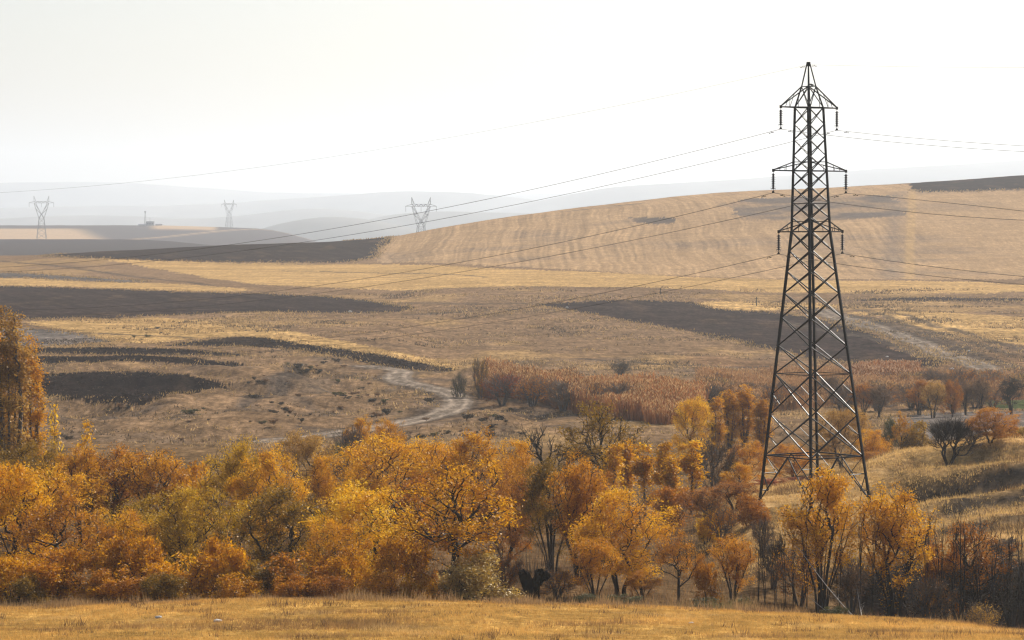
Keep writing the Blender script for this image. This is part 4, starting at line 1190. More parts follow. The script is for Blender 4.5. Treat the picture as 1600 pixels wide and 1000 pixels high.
# ------------------------------------------------------------------ the trees, nearest rows first
G_FRONT = 'autumn willows along the meadow edge'
G_MID = 'autumn trees in the middle of the wood'
G_BACK = 'trees at the back of the valley'
TREES = [
    # name, prototype, leaf, x, top row, half width, distance, label, group
    ('willow_tree', 'dome0', 'gold', 2, 722, 62, 214, 'golden willow cut by the left picture edge, in the front row', G_FRONT),
    ('willow_tree', 'limb1', 'amber', 98, 778, 72, 209, 'amber flat-topped tree with bare dark trunk at the left of the front row', G_FRONT),
    ('willow_tree', 'dome1', 'gold', 182, 800, 62, 213, 'golden willow just right of the amber flat-topped tree', G_FRONT),
    ('willow_tree', 'dome2', 'green', 236, 776, 70, 224, 'yellow-green willow with greenish tip behind the golden front willow', G_FRONT),
    ('willow_tree', 'dome3', 'green', 300, 764, 74, 216, 'broad yellow willow with green-tinged top left of the big olive dome', G_FRONT),
    ('willow_tree', 'dome4', 'olive', 438, 763, 82, 222, 'big olive-gold dome willow, shaded, left of the bright golden one', G_FRONT),
    ('willow_tree', 'dome0', 'yellow', 573, 762, 76, 214, 'brightest golden-yellow dome willow in the front row, beside the dark-limbed tree', G_FRONT),
    ('willow_tree', 'dome2', 'gold', 522, 812, 50, 207, 'smaller golden willow standing before the two big domes', G_FRONT),
    ('open_crowned_tree', 'limb0', 'gold', 706, 724, 88, 206, 'open-crowned golden tree with thick dark trunk and spreading limbs by the pale bush', G_FRONT),
    ('willow_tree', 'dome1', 'rust', 790, 748, 50, 236, 'rust-brown willow behind and right of the open-crowned dark-limbed tree', G_FRONT),
    ('willow_tree', 'vase0', 'olive', 862, 720, 46, 228, 'tall olive-gold tree with slanting trunk above the charred stump', G_FRONT),
    ('willow_tree', 'vase1', 'amber', 908, 716, 40, 220, 'tall brownish-gold tree with dark straight trunk left of the orange dome', G_FRONT),
    ('willow_tree', 'dome3', 'gold', 968, 767, 72, 211, 'wide golden-orange dome willow right of the charred stump', G_FRONT),
    ('willow_tree', 'vase2', 'amber', 930, 842, 34, 205, 'low orange willow growth at the foot of the wide golden-orange dome', G_FRONT),
    ('small_willow', 'limb1', 'amber', 1060, 832, 36, 208, 'small orange tree with leaning stem, alone right of the wide golden-orange dome', G_FRONT),
    ('small_willow', 'vase2', 'amber', 1146, 838, 32, 210, 'slim orange tree left of the bare saplings below the tower', G_FRONT),
    ('willow_tree', 'vase0', 'gold', 1284, 737, 56, 207, 'tall golden tree standing right in front of the big lattice tower', G_FRONT),
    ('willow_tree', 'vase1', 'gold', 1400, 765, 54, 209, 'upswept golden tree of many dark stems right of the tower foot', G_FRONT),
    ('willow_tree', 'limb0', 'rust', 1528, 818, 62, 210, 'thin rust-orange tree among bare saplings in the right corner', G_FRONT),
    ('willow_tree', 'bush2', 'rust', 1470, 850, 34, 212, 'low rust bush between upswept golden tree and the right corner saplings', G_FRONT),
    # second row
    ('willow_tree', 'dome2', 'olive', 40, 692, 70, 262, 'dull olive-gold willow at the foot of the tall poplars', G_MID),
    ('willow_tree', 'vase2', 'gold', 72, 730, 56, 240, 'small golden willow below the dull olive one near the left edge', G_MID),
    ('willow_tree', 'vase0', 'gold', 132, 700, 46, 254, 'brown-gold many-stemmed tree under the two pointed yellow poplars', G_MID),
    ('willow_tree', 'vase1', 'amber', 192, 700, 52, 258, 'brown-gold many-stemmed tree, second right of the pointed poplars', G_MID),
    ('willow_tree', 'vase2', 'gold', 246, 708, 50, 252, 'brown-gold many-stemmed tree, third right of the pointed poplars', G_MID),
    ('willow_tree', 'bush1', 'gold', 300, 728, 36, 262, 'small gold bush-like tree left of the olive-topped dome', G_MID),
    ('willow_tree', 'dome1', 'green', 368, 690, 62, 250, 'olive-green topped dome tree in the second row, left of centre', G_MID),
    ('willow_tree', 'dome4', 'gold', 420, 706, 62, 243, 'orange-gold dome tree overlapping the olive-green topped one', G_MID),
    ('willow_tree', 'dome0', 'tan', 482, 678, 42, 300, 'pale gold rounded tree behind the orange-gold dome', G_MID),
    ('willow_tree', 'dome3', 'gold', 508, 714, 44, 256, 'small golden dome tree right of the pale gold one', G_MID),
    ('willow_tree', 'dome2', 'gold', 606, 684, 76, 268, 'wide golden tree in the second row behind the brightest front willow', G_MID),
    ('willow_tree', 'dome0', 'gold', 668, 690, 50, 278, 'golden tree between the two widest second-row crowns', G_MID),
    ('willow_tree', 'dome4', 'gold', 738, 677, 66, 266, 'wide golden tree behind the open-crowned dark-limbed tree', G_MID),
    ('willow_tree', 'dome3', 'gold', 808, 690, 46, 274, 'golden tree just left of the bare dead tree', G_MID),
    ('willow_tree', 'bush1', 'rust', 640, 752, 46, 246, 'dark rust undergrowth tree between golden crowns, left of the dark limbs', G_MID),
    ('dead_tree', 'dead0', None, 856, 662, 42, 292, 'leafless dead tree with dark crooked limbs rising above golden crowns', G_MID),
    ('willow_tree', 'limb0', 'olive', 944, 630, 58, 296, 'airy olive-gold willow, tallest crown right of the dead tree', G_MID),
    ('aspen_tree', 'aspen0', 'yellow', 958, 694, 18, 288, 'slender yellow aspen under the airy olive-gold willow', 'slender yellow aspens'),
    ('aspen_tree', 'aspen1', 'gold', 983, 690, 17, 292, 'slender golden aspen, second from the airy olive-gold willow', 'slender yellow aspens'),
    ('aspen_tree', 'aspen2', 'yellow', 1008, 695, 18, 286, 'slender yellow aspen, third from the airy olive-gold willow', 'slender yellow aspens'),
    ('aspen_tree', 'aspen0', 'yellow', 1036, 692, 18, 284, 'slender yellow aspen, fourth from the airy olive-gold willow', 'slender yellow aspens'),
    ('aspen_tree', 'aspen1', 'yellow', 1052, 712, 16, 280, 'shorter yellow aspen with forked dark stem between two taller aspens', 'slender yellow aspens'),
    ('aspen_tree', 'aspen2', 'yellow', 1080, 690, 20, 288, 'slender yellow aspen beside the dark brown round shrub', 'slender yellow aspens'),
    ('willow_tree', 'vase2', 'rust', 925, 738, 34, 262, 'brown-gold tree behind the wide golden-orange dome', G_MID),
    ('shrub', 'brush0', 'brown', 1120, 690, 30, 306, 'dark brown round leafless shrub right of the slender aspens', G_MID),
    ('willow_tree', 'dome1', 'amber', 1166, 690, 34, 318, 'orange-brown rounded tree left of the tower leg', G_MID),
    ('shrub', 'vase0', 'gold', 1152, 724, 22, 286, 'gold bushy tree right below the dark brown round shrub', G_MID),
    ('shrub', 'bush0', 'rust', 1058, 762, 34, 272, 'rust-orange thicket tree below the slender aspens', G_MID),
    ('shrub', 'vase1', 'rust', 1098, 764, 30, 268, 'rust thicket tree between the aspens and the tower', G_MID),
    ('shrub', 'vase2', 'rust', 1148, 752, 34, 270, 'red-orange thicket tree just left of the tower foot', G_MID),
    ('shrub', 'bush1', 'yellow', 1104, 800, 18, 252, 'small bright yellow bush below the rust thicket trees', G_MID),
    ('shrub', 'bush2', 'red', 1212, 748, 38, 294, 'dark red bush seen through the tower legs', G_MID),
    ('shrub', 'bush0', 'red', 1250, 752, 28, 296, 'smaller dark red bush behind the tower centre', G_MID),
    ('willow_tree', 'dome0', 'tan', 1318, 640, 34, 345, 'pale gold tree behind the tower, right of its centre', G_MID),
    ('willow_tree', 'dome3', 'gold', 1362, 672, 30, 330, 'golden tree just right of the tower, behind its right leg', G_MID),
    ('willow_tree', 'dome2', 'amber', 1372, 706, 24, 312, 'small orange tree right of the tower above the pale grass bank', G_MID),
    ('willow_tree', 'dome1', 'amber', 1240, 694, 34, 330, 'orange rounded tree framed between the tower legs', G_MID),
    # valley back
    ('poplar_tree', 'poplar0', 'gold', -14, 498, 28, 300, 'columnar dull golden poplar cut by the left picture edge', 'columnar poplars'),
    ('poplar_tree', 'poplar1', 'tan', 14, 490, 29, 296, 'tallest columnar dull golden poplar near the left picture edge', 'columnar poplars'),
    ('poplar_tree', 'poplar2', 'gold', 47, 534, 21, 304, 'shorter columnar dull golden poplar, right one of the left-edge poplars', 'columnar poplars'),
    ('young_poplar', 'cone0', 'yellow', 85, 650, 21, 276, 'pointed young poplar, yellow with a green tip, beside tall poplars', 'young pointed poplars'),
    ('young_poplar', 'cone1', 'yellow', 136, 664, 22, 272, 'pointed orange-yellow young poplar, right of the green-tipped one', 'young pointed poplars'),
    ('willow_tree', 'dome4', 'gold', 563, 654, 26, 352, 'small golden tree, left of a pair before the dirt road', G_BACK),
    ('willow_tree', 'dome2', 'gold', 606, 657, 24, 350, 'small golden tree, right of a pair before the dirt road', G_BACK),
    ('shrub', 'brush1', 'brown', 545, 668, 24, 346, 'dark brown twiggy shrub beside the pair of small golden trees', G_BACK),
    ('willow_tree', 'dome1', 'sage', 528, 694, 26, 340, 'dull green shrub tree below the pair of small golden trees', G_BACK),
    ('poplar_tree', 'dome0', 'yellow', 1084, 624, 25, 372, 'bright yellow egg-shaped tree left of the hazy poplars', G_BACK),
    ('poplar_tree', 'poplar0', 'gold', 1118, 622, 14, 384, 'hazy yellow poplar right beside the bright egg-shaped tree', 'hazy poplars left of the tower'),
    ('poplar_tree', 'poplar1', 'gold', 1140, 612, 15, 390, 'hazy yellow poplar, second from the bright egg-shaped tree', 'hazy poplars left of the tower'),
    ('poplar_tree', 'poplar2', 'gold', 1164, 604, 16, 392, 'hazy yellow poplar, tallest of those left of the tower', 'hazy poplars left of the tower'),
    ('poplar_tree', 'poplar1', 'gold', 1190, 626, 15, 386, 'hazy yellow poplar touching the left tower leg', 'hazy poplars left of the tower'),
    ('shrub', 'limb1', 'gold', 1408, 644, 15, 366, 'small orange tree over olive bushes right of the tower', G_BACK),
    ('shrub', 'bush2', 'sage', 1388, 656, 20, 372, 'olive-green bush left under the small orange tree', G_BACK),
    ('shrub', 'bush1', 'olive', 1428, 660, 24, 368, 'olive-brown bush right under the small orange tree', G_BACK),
    ('bare_tree', 'bare0', None, 1482, 650, 40, 287, 'dark leafless spreading tree on the pale grass bank', G_BACK),
    ('shrub', 'brush2', 'brown', 1518, 670, 24, 292, 'purple-brown twiggy bush between leafless tree and orange tree', G_BACK),
    ('willow_tree', 'dome3', 'amber', 1547, 638, 38, 291, 'round orange tree beside the leafless tree', G_BACK),
    ('shrub', 'bush0', 'amber', 1573, 664, 18, 296, 'low orange bush at the right side of the round orange tree', G_BACK),
    ('shrub', 'bush1', 'olive', 1598, 668, 18, 300, 'dull olive bush at the right picture edge beside orange bush', G_BACK),
]
ORCH = [(1348, 600, 18, 'rust'), (1372, 604, 18, 'brown'), (1436, 594, 19, 'rust'), (1458, 596, 17, 'tan'), (1488, 594, 18, 'rust'), (1510, 598, 14, 'brown'), (1530, 592, 15, 'brown'), (1582, 590, 18, 'dark')]
ORCH_L = ['first brown tree of the far row, just right of the tower leg', 'second brown tree of the far row right of the tower', 'third tree of the far row, reddish brown', 'fourth tree of the far row, slim and tan', 'fifth tree of the far row, widest and reddish brown with short trunk', 'sixth tree of the far row, slim beside the widest one', 'seventh tree of the far row, upright stem before the green strip', 'dark tree ending the far row at the right picture edge']
for r in TREES:
    plant(*r[:8], cat='shrub' if r[0] == 'shrub' else 'tree', group=r[8])
for (x, y, w, lf), lb in zip(ORCH, ORCH_L):
    plant('orchard_tree', random.choice(['vase0', 'vase1', 'dome1']), lf, x, y, w, 478 + random.uniform(-8, 8), lb, 'tree', 'row of brown trees on the valley floor')

# low bushes at the foot of the wood
BUSHES = [
    (48, 900, 34, 200, 'bush2', 'olive', 'low brownish bush between the two leftmost golden bushes'),
    (178, 892, 36, 200, 'bush1', 'amber', 'low amber bush left below the yellow bush'),
    (252, 896, 36, 200, 'bush0', 'olive', 'low shaded olive bush right below the yellow bush'),
    (378, 898, 36, 200, 'bush1', 'gold', 'low golden bush right of the light golden bush'),
    (444, 900, 34, 200, 'bush2', 'amber', 'low amber bush right of the brownish shaded bush'),
    (512, 900, 34, 200, 'bush0', 'rust', 'low rust bush between amber and golden bushes'),
    (590, 896, 36, 200, 'bush1', 'amber', 'low amber bush right below the brightest golden dome'),
    (648, 900, 30, 201, 'bush2', 'gold', 'low golden bush left of the small amber bush at the dark trunk'),
    (870, 890, 26, 208, 'brush1', 'rust', 'rusty twiggy bush just right of the charred stump'),
    (1172, 772, 26, 250, 'bush1', 'rust', 'rust-red bush on the slope left of the tower foot'),
    (1128, 790, 26, 246, 'brush2', 'rust', 'thin rusty bush left below the tower on the slope'),
    (1192, 812, 18, 232, 'brush0', 'brown', 'brown twiggy bush on the slope under the left tower leg'),
    (1430, 830, 30, 224, 'brush1', 'brown', 'brown twiggy bush behind the upswept golden tree'),
    (1560, 842, 30, 222, 'brush2', 'brown', 'brown twiggy bush on the bank behind the corner saplings'),
    (20, 872, 46, 202, 'bush0', 'gold', 'golden bush at the left picture edge on the meadow lip'),
    (75, 862, 44, 203, 'bush1', 'amber', 'amber bush under the amber flat-topped tree'),
    (140, 856, 48, 203, 'bush2', 'gold', 'golden bush right of the amber flat-topped tree trunk, on the meadow lip'),
    (215, 838, 52, 204, 'bush0', 'gold', 'yellow bush below the yellow-green willow'),
    (285, 866, 44, 203, 'bush1', 'gold', 'golden bush below the broad yellow willow'),
    (346, 842, 48, 204, 'bush2', 'gold', 'light golden bush in front of the big olive dome'),
    (410, 876, 44, 203, 'bush0', 'olive', 'brownish shaded bush at the foot of the big olive dome'),
    (478, 866, 46, 203, 'bush1', 'amber', 'amber bush at the foot of the smaller golden willow'),
    (548, 866, 44, 204, 'bush2', 'gold', 'golden bush under the brightest golden dome'),
    (622, 842, 44, 204, 'bush0', 'gold', 'golden bush left of the thick dark trunk'),
    (740, 868, 48, 201, 'bush1', 'silver', 'pale silvery-gold bush right of the thick dark trunk'),
    (672, 890, 26, 203, 'bush2', 'amber', 'small amber bush hugging the thick dark trunk'),
    (790, 868, 26, 214, 'brush0', 'rust', 'rusty twiggy bush between pale bush and charred stump'),
    (920, 928, 22, 199, 'bush0', 'sage', 'low green bush right of the charred stump'),
    (975, 930, 22, 199, 'bush1', 'sage', 'low dull green bush under the wide golden-orange dome'),
    (1004, 892, 26, 206, 'vase0', 'amber', 'orange bush at the right foot of the wide golden-orange dome'),
    (1108, 880, 20, 207, 'bush0', 'amber', 'small orange bush left of the slim orange tree'),
    (1164, 934, 28, 197, 'bush2', 'sage', 'dark green low bush before the bare saplings'),
    (1105, 936, 24, 198, 'bush1', 'sage', 'grey-green low bush left of the dark green one'),
    (1250, 860, 34, 211, 'brush2', 'rust', 'rusty brush behind the fallen pale branches'),
    (1330, 872, 34, 212, 'brush0', 'brown', 'brown brush at the foot of the tall golden tree'),
    (1400, 880, 36, 212, 'brush1', 'dark', 'dark brush under the upswept golden tree'),
    (1500, 880, 40, 210, 'brush2', 'dark', 'dark brush below the thin rust-orange tree'),
    (1580, 876, 36, 209, 'brush0', 'dark', 'dark brush at the right picture edge'),
    (1450, 900, 34, 206, 'brush1', 'brown', 'brown brush in the shaded gully right of the upswept tree'),
    (1208, 840, 20, 216, 'brush1', 'dark', 'dark brush clump among the bare saplings under the tower'),
    (1300, 948, 22, 195, 'bush0', 'sage', 'low olive bush on the meadow lip beside fallen branches'),
    (1540, 944, 26, 191, 'brush2', 'tan', 'dry tan bush on the meadow lip in the right corner'),
]
for x, y, w, D, key, lf, lb in BUSHES:
    plant('bush', key, lf, x, y, w, D, lb, 'bush', 'bushes at the foot of the wood', parts=('stems', 'foliage'))

# bare saplings in the right corner and under the tower
SAP = [(1184, 792, 10, 207, 'beneath the left tower leg'), (1196, 800, 10, 205, 'second from the slim orange tree'), (1212, 815, 10, 208, 'third from the slim orange tree'), (1228, 806, 10, 206, 'fourth from the slim orange tree'),
       (1240, 822, 9, 209, 'just left of the tall golden tree'), (1262, 800, 9, 204, 'before the left side of the tall golden tree'), (1312, 812, 9, 204, 'before the right side of the tall golden tree'),
       (1346, 790, 9, 205, 'between the tall golden and the upswept golden tree'), (1362, 800, 9, 206, 'left before the upswept golden tree'), (1452, 818, 9, 207, 'right beside the upswept golden tree'),
       (1470, 786, 12, 206, 'forked, first of the corner saplings from the left'), (1488, 790, 10, 208, 'second of the corner saplings from the left'), (1505, 782, 16, 205, 'thickest of the corner saplings, forked at its top'),
       (1533, 786, 13, 207, 'right beside the thickest corner sapling'), (1552, 790, 14, 206, 'Y-forked and curving, right of the thin rust-orange tree'), (1574, 798, 12, 208, 'leaning, second from the right picture edge'), (1595, 796, 12, 206, 'leaning outward at the right picture edge')]
for i, (x, y, w, D, lb) in enumerate(SAP):
    plant('bare_sapling', 'sapling%d' % (i % 4), None, x, y, w, D, 'bare dark sapling ' + lb, 'sapling', 'bare saplings along the gully')

# brown brush on the far valley floor and beside the reeds
rb = np.random.default_rng(77)
BR = [(1004, 606, 20, 470, 'rust', 'rusty shrub left of the two before the reed bed end'), (1046, 604, 24, 468, 'rust', 'wide rusty shrub at the right end of the reed bed'), (1066, 622, 16, 462, 'brown', 'dark brown shrub right of the wide rusty one'),
      (968, 598, 22, 474, 'brown', 'brown shrub in the middle of the reed bed front'), (925, 600, 22, 478, 'rust', 'rusty shrub in the left half of the reed bed front'), (880, 596, 22, 482, 'brown', 'brown shrub near the left end of the reeds'),
      (832, 590, 22, 488, 'rust', 'red-brown shrub, second from the left reed end'), (785, 584, 24, 494, 'red', 'red-brown shrub at the left end of the reed bed'), (716, 584, 9, 520, 'sage', 'small olive shrub left of the reeds by the road'), (750, 560, 9, 520, 'olive', 'pale yellow small tree at the left tip of the reeds'),
      (970, 566, 12, 585, 'dark', 'dark shrub standing behind the reed bed')]
for x, y, w, D, lf, lb in BR:
    plant('shrub', 'brush%d' % rb.integers(3), lf, x, y, w * 1.25, D + 4, lb, 'shrub', 'shrubs along the reed bed', parts=('stems', 'foliage'))
for i in range(46):
    x = rb.uniform(1095, 1610); y = rb.uniform(606, 648); g = ground(x, y, 400)
    ht = rb.uniform(2.6, 4.2)
    plant('brushwood', 'brush%d' % rb.integers(3), rb.choice(['brown', 'rust', 'rust', 'tan']), x, y - ht / g.y * F, rb.uniform(16, 26), g.y, 'brown twiggy brushwood on the far valley floor behind the tower', 'shrub', 'brushwood thicket behind the tower', parts=('stems', 'foliage'))

# low dark shrubs dotted over the eroded slope
AREAS = [((400, 560), (560, 600), 24), ((470, 595), (600, 650), 30), ((400, 600), (480, 690), 22), ((540, 640), (660, 690), 16), ((690, 640), (800, 700), 26), ((730, 590), (860, 660), 8), ((90, 640), (330, 690), 12), ((560, 600), (700, 640), 8), ((60, 505), (330, 540), 8)]
for (x0, y0), (x1, y1), n in AREAS:
    for i in range(n):
        if i % 6 == 0:
            cx_, cy_ = rb.uniform(x0, x1), rb.uniform(y0, y1); sp_ = rb.uniform(6, 26)
        if i % 5 == 4: x, y = rb.uniform(x0, x1), rb.uniform(y0, y1)
        else: x, y = cx_ + rb.normal() * sp_, cy_ + rb.normal() * sp_ * .28
        g = ground(x, max(y, 500), 395)
        tm, cm, h, hw = PROTO['low%d' % rb.integers(2)]
        e = thing('low_shrub', 'low dark shrub dotting the eroded slope around the dirt road', 'shrub', g, rb.uniform(0, 6.28), 'low shrubs on the eroded slope')
        k = .3 + .5 * rb.random() ** 2 + (.35 if rb.random() < .12 else 0)
        e.scale = (k * rb.uniform(1.3, 2.1), k * rb.uniform(1.3, 2.1), k * rb.uniform(.8, 1.3))
        obj('stems', tm, e); c = obj('foliage', cm, e)
        c.material_slots[0].link = 'OBJECT'; c.material_slots[0].material = LEAF[rb.choice(['dark', 'dark', 'brown', 'sage', 'brown'])]

# charred forked willow stump with thin shoots
def stone_like(seed, mat):
    r2 = np.random.default_rng(seed); vs = []; fs = []; n = 8
    for r, z in [(.1, -.5), (.42, -.3), (.55, 0), (.42, .3), (.12, .5)]:
        for k_ in range(n):
            j = r * (.7 + .6 * r2.random()); q = 2 * math.pi * k_ / n
            vs.append((j * math.cos(q), j * math.sin(q), z + .14 * r2.random()))
    for i in range(4):
        for k_ in range(n): fs.append((i * n + k_, i * n + (k_ + 1) % n, (i + 1) * n + (k_ + 1) % n, (i + 1) * n + k_))
    fs += [tuple(range(4 * n, 5 * n)), tuple(reversed(range(n)))]
    return pydata('stump_knob', vs, fs, mat)
def stump(px, D, ybase, ytop):
    base = at(px, ybase, D); base.z = float(H(base.x, base.y))
    e = thing('tree_stump', 'charred black forked stump with thin shoots between rusty bushes', 'stump', base)
    ht = at(px, ytop, D).z - base.z
    rr = np.random.default_rng(3)
    def blob(chain, seed):
        vs = []; fs = []
        n = 10
        for i, (x, y, z, rx, ry) in enumerate(chain):
            for k in range(n):
                t = 2 * math.pi * k / n
                j = 1 + .34 * (rr.random() - .5) * 2
                vs.append((x + rx * j * math.cos(t), y + ry * j * math.sin(t), z + .16 * (rr.random() - .5)))
        for i in range(len(chain) - 1):
            for k in range(n):
                fs.append((i * n + k, i * n + (k + 1) % n, (i + 1) * n + (k + 1) % n, (i + 1) * n + k))
        fs.append(tuple(range((len(chain) - 1) * n, len(chain) * n)))
        return vs, fs
    H_ = ht
    a, fa = blob([(-.15, 0, -.4, .3, .3), (-.25, 0, H_ * .3, .3, .32), (-.42, 0, H_ * .55, .38, .36), (-.52, 0, H_ * .78, .42, .4), (-.58, 0, H_ * .95, .34, .3), (-.6, 0, H_ * 1.0, .12, .12)], 1)
    b, fb = blob([(.25, 0, -.4, .2, .22), (.2, .05, H_ * .3, .2, .25), (.15, 0, H_ * .55, .34, .32), (.35, 0, H_ * .78, .42, .36), (.5, 0, H_ * .92, .34, .3), (.55, 0, H_ * .98, .12, .12)], 2)
    obj('trunk', pydata('stump_trunk', a, fa, M_CHAR), e)
    obj('fork', pydata('stump_fork', b, fb, M_CHAR), e)
    kn_me = [stone_like(90 + i, M_CHAR) for i in range(3)]
    for i in range(13):
        sx = -1 if i % 2 else 1
        o = obj('knob', kn_me[i % 3], e, (sx * rr.uniform(.3, .95) - .05, rr.uniform(-.35, .25), H_ * rr.uniform(.72, 1.02)))
        k_ = rr.uniform(.28, .55); o.scale = (k_, k_, k_ * rr.uniform(.8, 1.5)); o.rotation_euler = (rr.uniform(-.6, .6), rr.uniform(-.6, .6), rr.uniform(0, 6))
    n = 70
    p0 = np.stack([rr.uniform(-.95, .95, n), rr.uniform(-.3, .3, n), np.full(n, H_ * .95)], 1)
    p1 = p0 + np.stack([p0[:, 0] * .45 + rr.normal(size=n) * .15, rr.normal(size=n) * .2, rr.uniform(.7, 1.7, n)], 1)
    V, Q = tubes(p0, p1, .014, .006, 3)
    o = obj('shoots', mesh_np('stump_shoots', V, Q, M_BARK_GREY), e); o['kind'] = 'stuff'
stump(834, 203, 932, 893)
g = ground(1013, 789, 240)
post = thing('tree_stump', 'small dark upright stump among the slender aspen stems', 'stump', g)
obj('trunk', lathe('small_stump', [(.3, -.3), (.26, .1), (.22, .45), (.25, .7), (.16, .82), (.02, .85)], 9, M_CHAR), post)

# fallen pale branches on the meadow lip
for i, (xa, ya, xb_, yb, lb) in enumerate([(1252, 862, 1352, 962, 'long pale fallen branch leaning across the bare saplings'), (1268, 936, 1344, 964, 'pale fallen branch lying low before the tall golden tree'), (1340, 925, 1352, 962, 'short upright pale branch at the fallen branches')]):
    A_ = at(xa, ya, 204); B_ = at(xb_, yb, 196)
    zb = float(H(B_.x, B_.y)); B_.z = zb + .03
    pts = [A_.lerp(B_, t) + Vector((0, 0, -.25 * math.sin(math.pi * t))) for t in np.linspace(0, 1, 8)]
    P = np.array([list(p) for p in pts]) - np.array([list(B_)] * 8)
    V, Q = tubes(P[:-1], P[1:], np.linspace(.016, .05, 8)[:-1], np.linspace(.016, .05, 8)[1:], 6)
    e = thing('fallen_branch', lb, 'branch', B_, 0, 'fallen pale branches')
    obj('limb', mesh_np('fallen_limb', V, Q, M_BARK_PALE), e)
    rr = np.random.default_rng(60 + i); k = rr.integers(0, 5, 9)
    d = (P[0] - P[-1]) / np.linalg.norm(P[0] - P[-1])
    tw = P[k] + d * rr.uniform(.3, .9, (9, 1)) + rr.normal(size=(9, 3)) * .3
    V, Q = tubes(P[k], tw, .012, .005, 3)
    obj('twigs', mesh_np('fallen_twigs', V, Q, M_BARK_PALE), e)

# ------------------------------------------------------------------ grass, weeds and reeds (uncountable)
def blades(name, X, Y, hgt, wid, cols, per=3, spread=.08, lean=.35, seed=0, mat=None):
    rr = np.random.default_rng(seed)
    n = len(X)
    Z = H(X, Y)
    X = np.repeat(X, per) + rr.normal(size=n * per) * spread; Y = np.repeat(Y, per) + rr.normal(size=n * per) * spread
    Z = np.repeat(Z, per); h = np.repeat(hgt, per) * (.6 + .6 * rr.random(n * per)); w = np.repeat(wid, per)
    a = rr.random(n * per) * 6.28
    dx, dy = np.cos(a) * w, np.sin(a) * w
    lx, ly = rr.normal(size=n * per) * lean * h, rr.normal(size=n * per) * lean * h
    B = np.stack([X, Y, Z - .03], 1)
    V = np.stack([B + np.stack([dx, dy, 0 * dx], 1), B - np.stack([dx, dy, 0 * dx], 1), B + np.stack([lx, ly, h], 1)], 1).reshape(-1, 3)
    C = np.repeat(np.repeat(cols, per, 0) * (.8 + .4 * rr.random((n * per, 1))), 3, 0)
    me = mesh_np(name, V, np.arange(len(V)).reshape(-1, 3), mat or M_BLADE, colors=np.clip(C, 0.005, .9))
    o = obj(name, me); o['kind'] = 'stuff'
    return o

def fan(rr, n, x0, x1, d0, d1):
    D = np.sqrt(rr.random(n) * (d1 ** 2 - d0 ** 2) + d0 ** 2)
    x = rr.uniform(x0, x1, n)
    return (x - 800) / F * D, D

rr = np.random.default_rng(501)
X, Y = fan(rr, 70000, -120, 1720, 142, 194)
nz = fbm(X / 4, Y / 5, 4, 201); nb = fbm(X / 9 + 40, Y / 4, 3, 203)
c = C_MEADOW * (1.05 + .35 * nz)[:, None]
k = smooth(.15, .5, nb)[:, None]; c = c * (1 - .75 * k) + np.array((.22, .125, .06)) * .75 * k
br_ = smooth(.2, .5, fbm(X / 2.2 + 9, Y / 5, 3, 204))[:, None]; c = c * (1 - .5 * br_) + np.array((.60, .40, .17)) * .5 * br_
blades('dry_grass', X, Y, .13 + .1 * np.clip(nz + .3, 0, 1) + .12 * k[:, 0], np.full(len(X), .014), c, 3, .07, .35, 1)
cl = rr.uniform(0, 1, 150); cX, cY = fan(rr, 150, -60, 1660, 146, 186)
wX = np.repeat(cX, 16) + rr.normal(size=2400) * .35; wY = np.repeat(cY, 16) + rr.normal(size=2400) * .6
blades('dry_weeds', wX, wY, np.repeat(.18 + .4 * cl ** 2, 16), np.full(2400, .016), np.tile(np.array((.13, .075, .04)), (2400, 1)) * (.6 + rr.random((2400, 1))), 2, .06, .3, 12)
# taller dry weeds along the lip
X, Y = fan(rr, 26000, -120, 1720, 183, 204)
xp = 800 + F * X / Y
m = fbm(X / 3, Y / 3, 3, 205) + .15 * smooth(940, 1100, xp) > -.05
X, Y = X[m], Y[m]; xp = xp[m]
nz = rr.random(len(X))[:, None]
c = np.array((.40, .25, .10)) * (1 - nz) + np.array((.24, .15, .08)) * nz
g_ = (smooth(950, 1050, xp) * smooth(-.1, .3, fbm(X / 2.5, Y / 2.5, 2, 207)))[:, None]
c = c * (1 - .7 * g_) + np.array((.12, .115, .04)) * .7 * g_
blades('dry_weeds', X, Y, .18 + .75 * rr.random(len(X)) * np.clip(.5 + 2.0 * fbm(X / 3, Y / 4, 3, 209), .05, 2.0), np.full(len(X), .018), c, 3, .1, .22, 2)
# grass on the knoll by the tower
X, Y = fan(rr, 60000, 1090, 1720, 222, 325)
m = fbm(X / 5, Y / 3, 3, 211) > -.28
X, Y = X[m], Y[m]
nz = fbm(X / 4, Y / 3, 3, 213)[:, None]
blades('dry_grass', X, Y, .12 + .3 * rr.random(len(X)) ** 2, np.full(len(X), .028), np.array((.54, .35, .13)) * (1 + .35 * nz), 2, .15, .35, 3)
# undergrowth and fallen leaves on the floor of the wood
X, Y = fan(rr, 36000, -120, 1420, 200, 345)
xp = 800 + F * X / Y
m = (xp < 1150) | ((Y < 225) & (xp < 1270))
X, Y = X[m], Y[m]
nz = rr.random((len(X), 1))
blades('undergrowth', X, Y, .25 + .7 * rr.random(len(X)), np.full(len(X), .02), np.array((.30, .16, .06)) * nz + np.array((.17, .11, .07)) * (1 - nz), 2, .3, .3, 4)
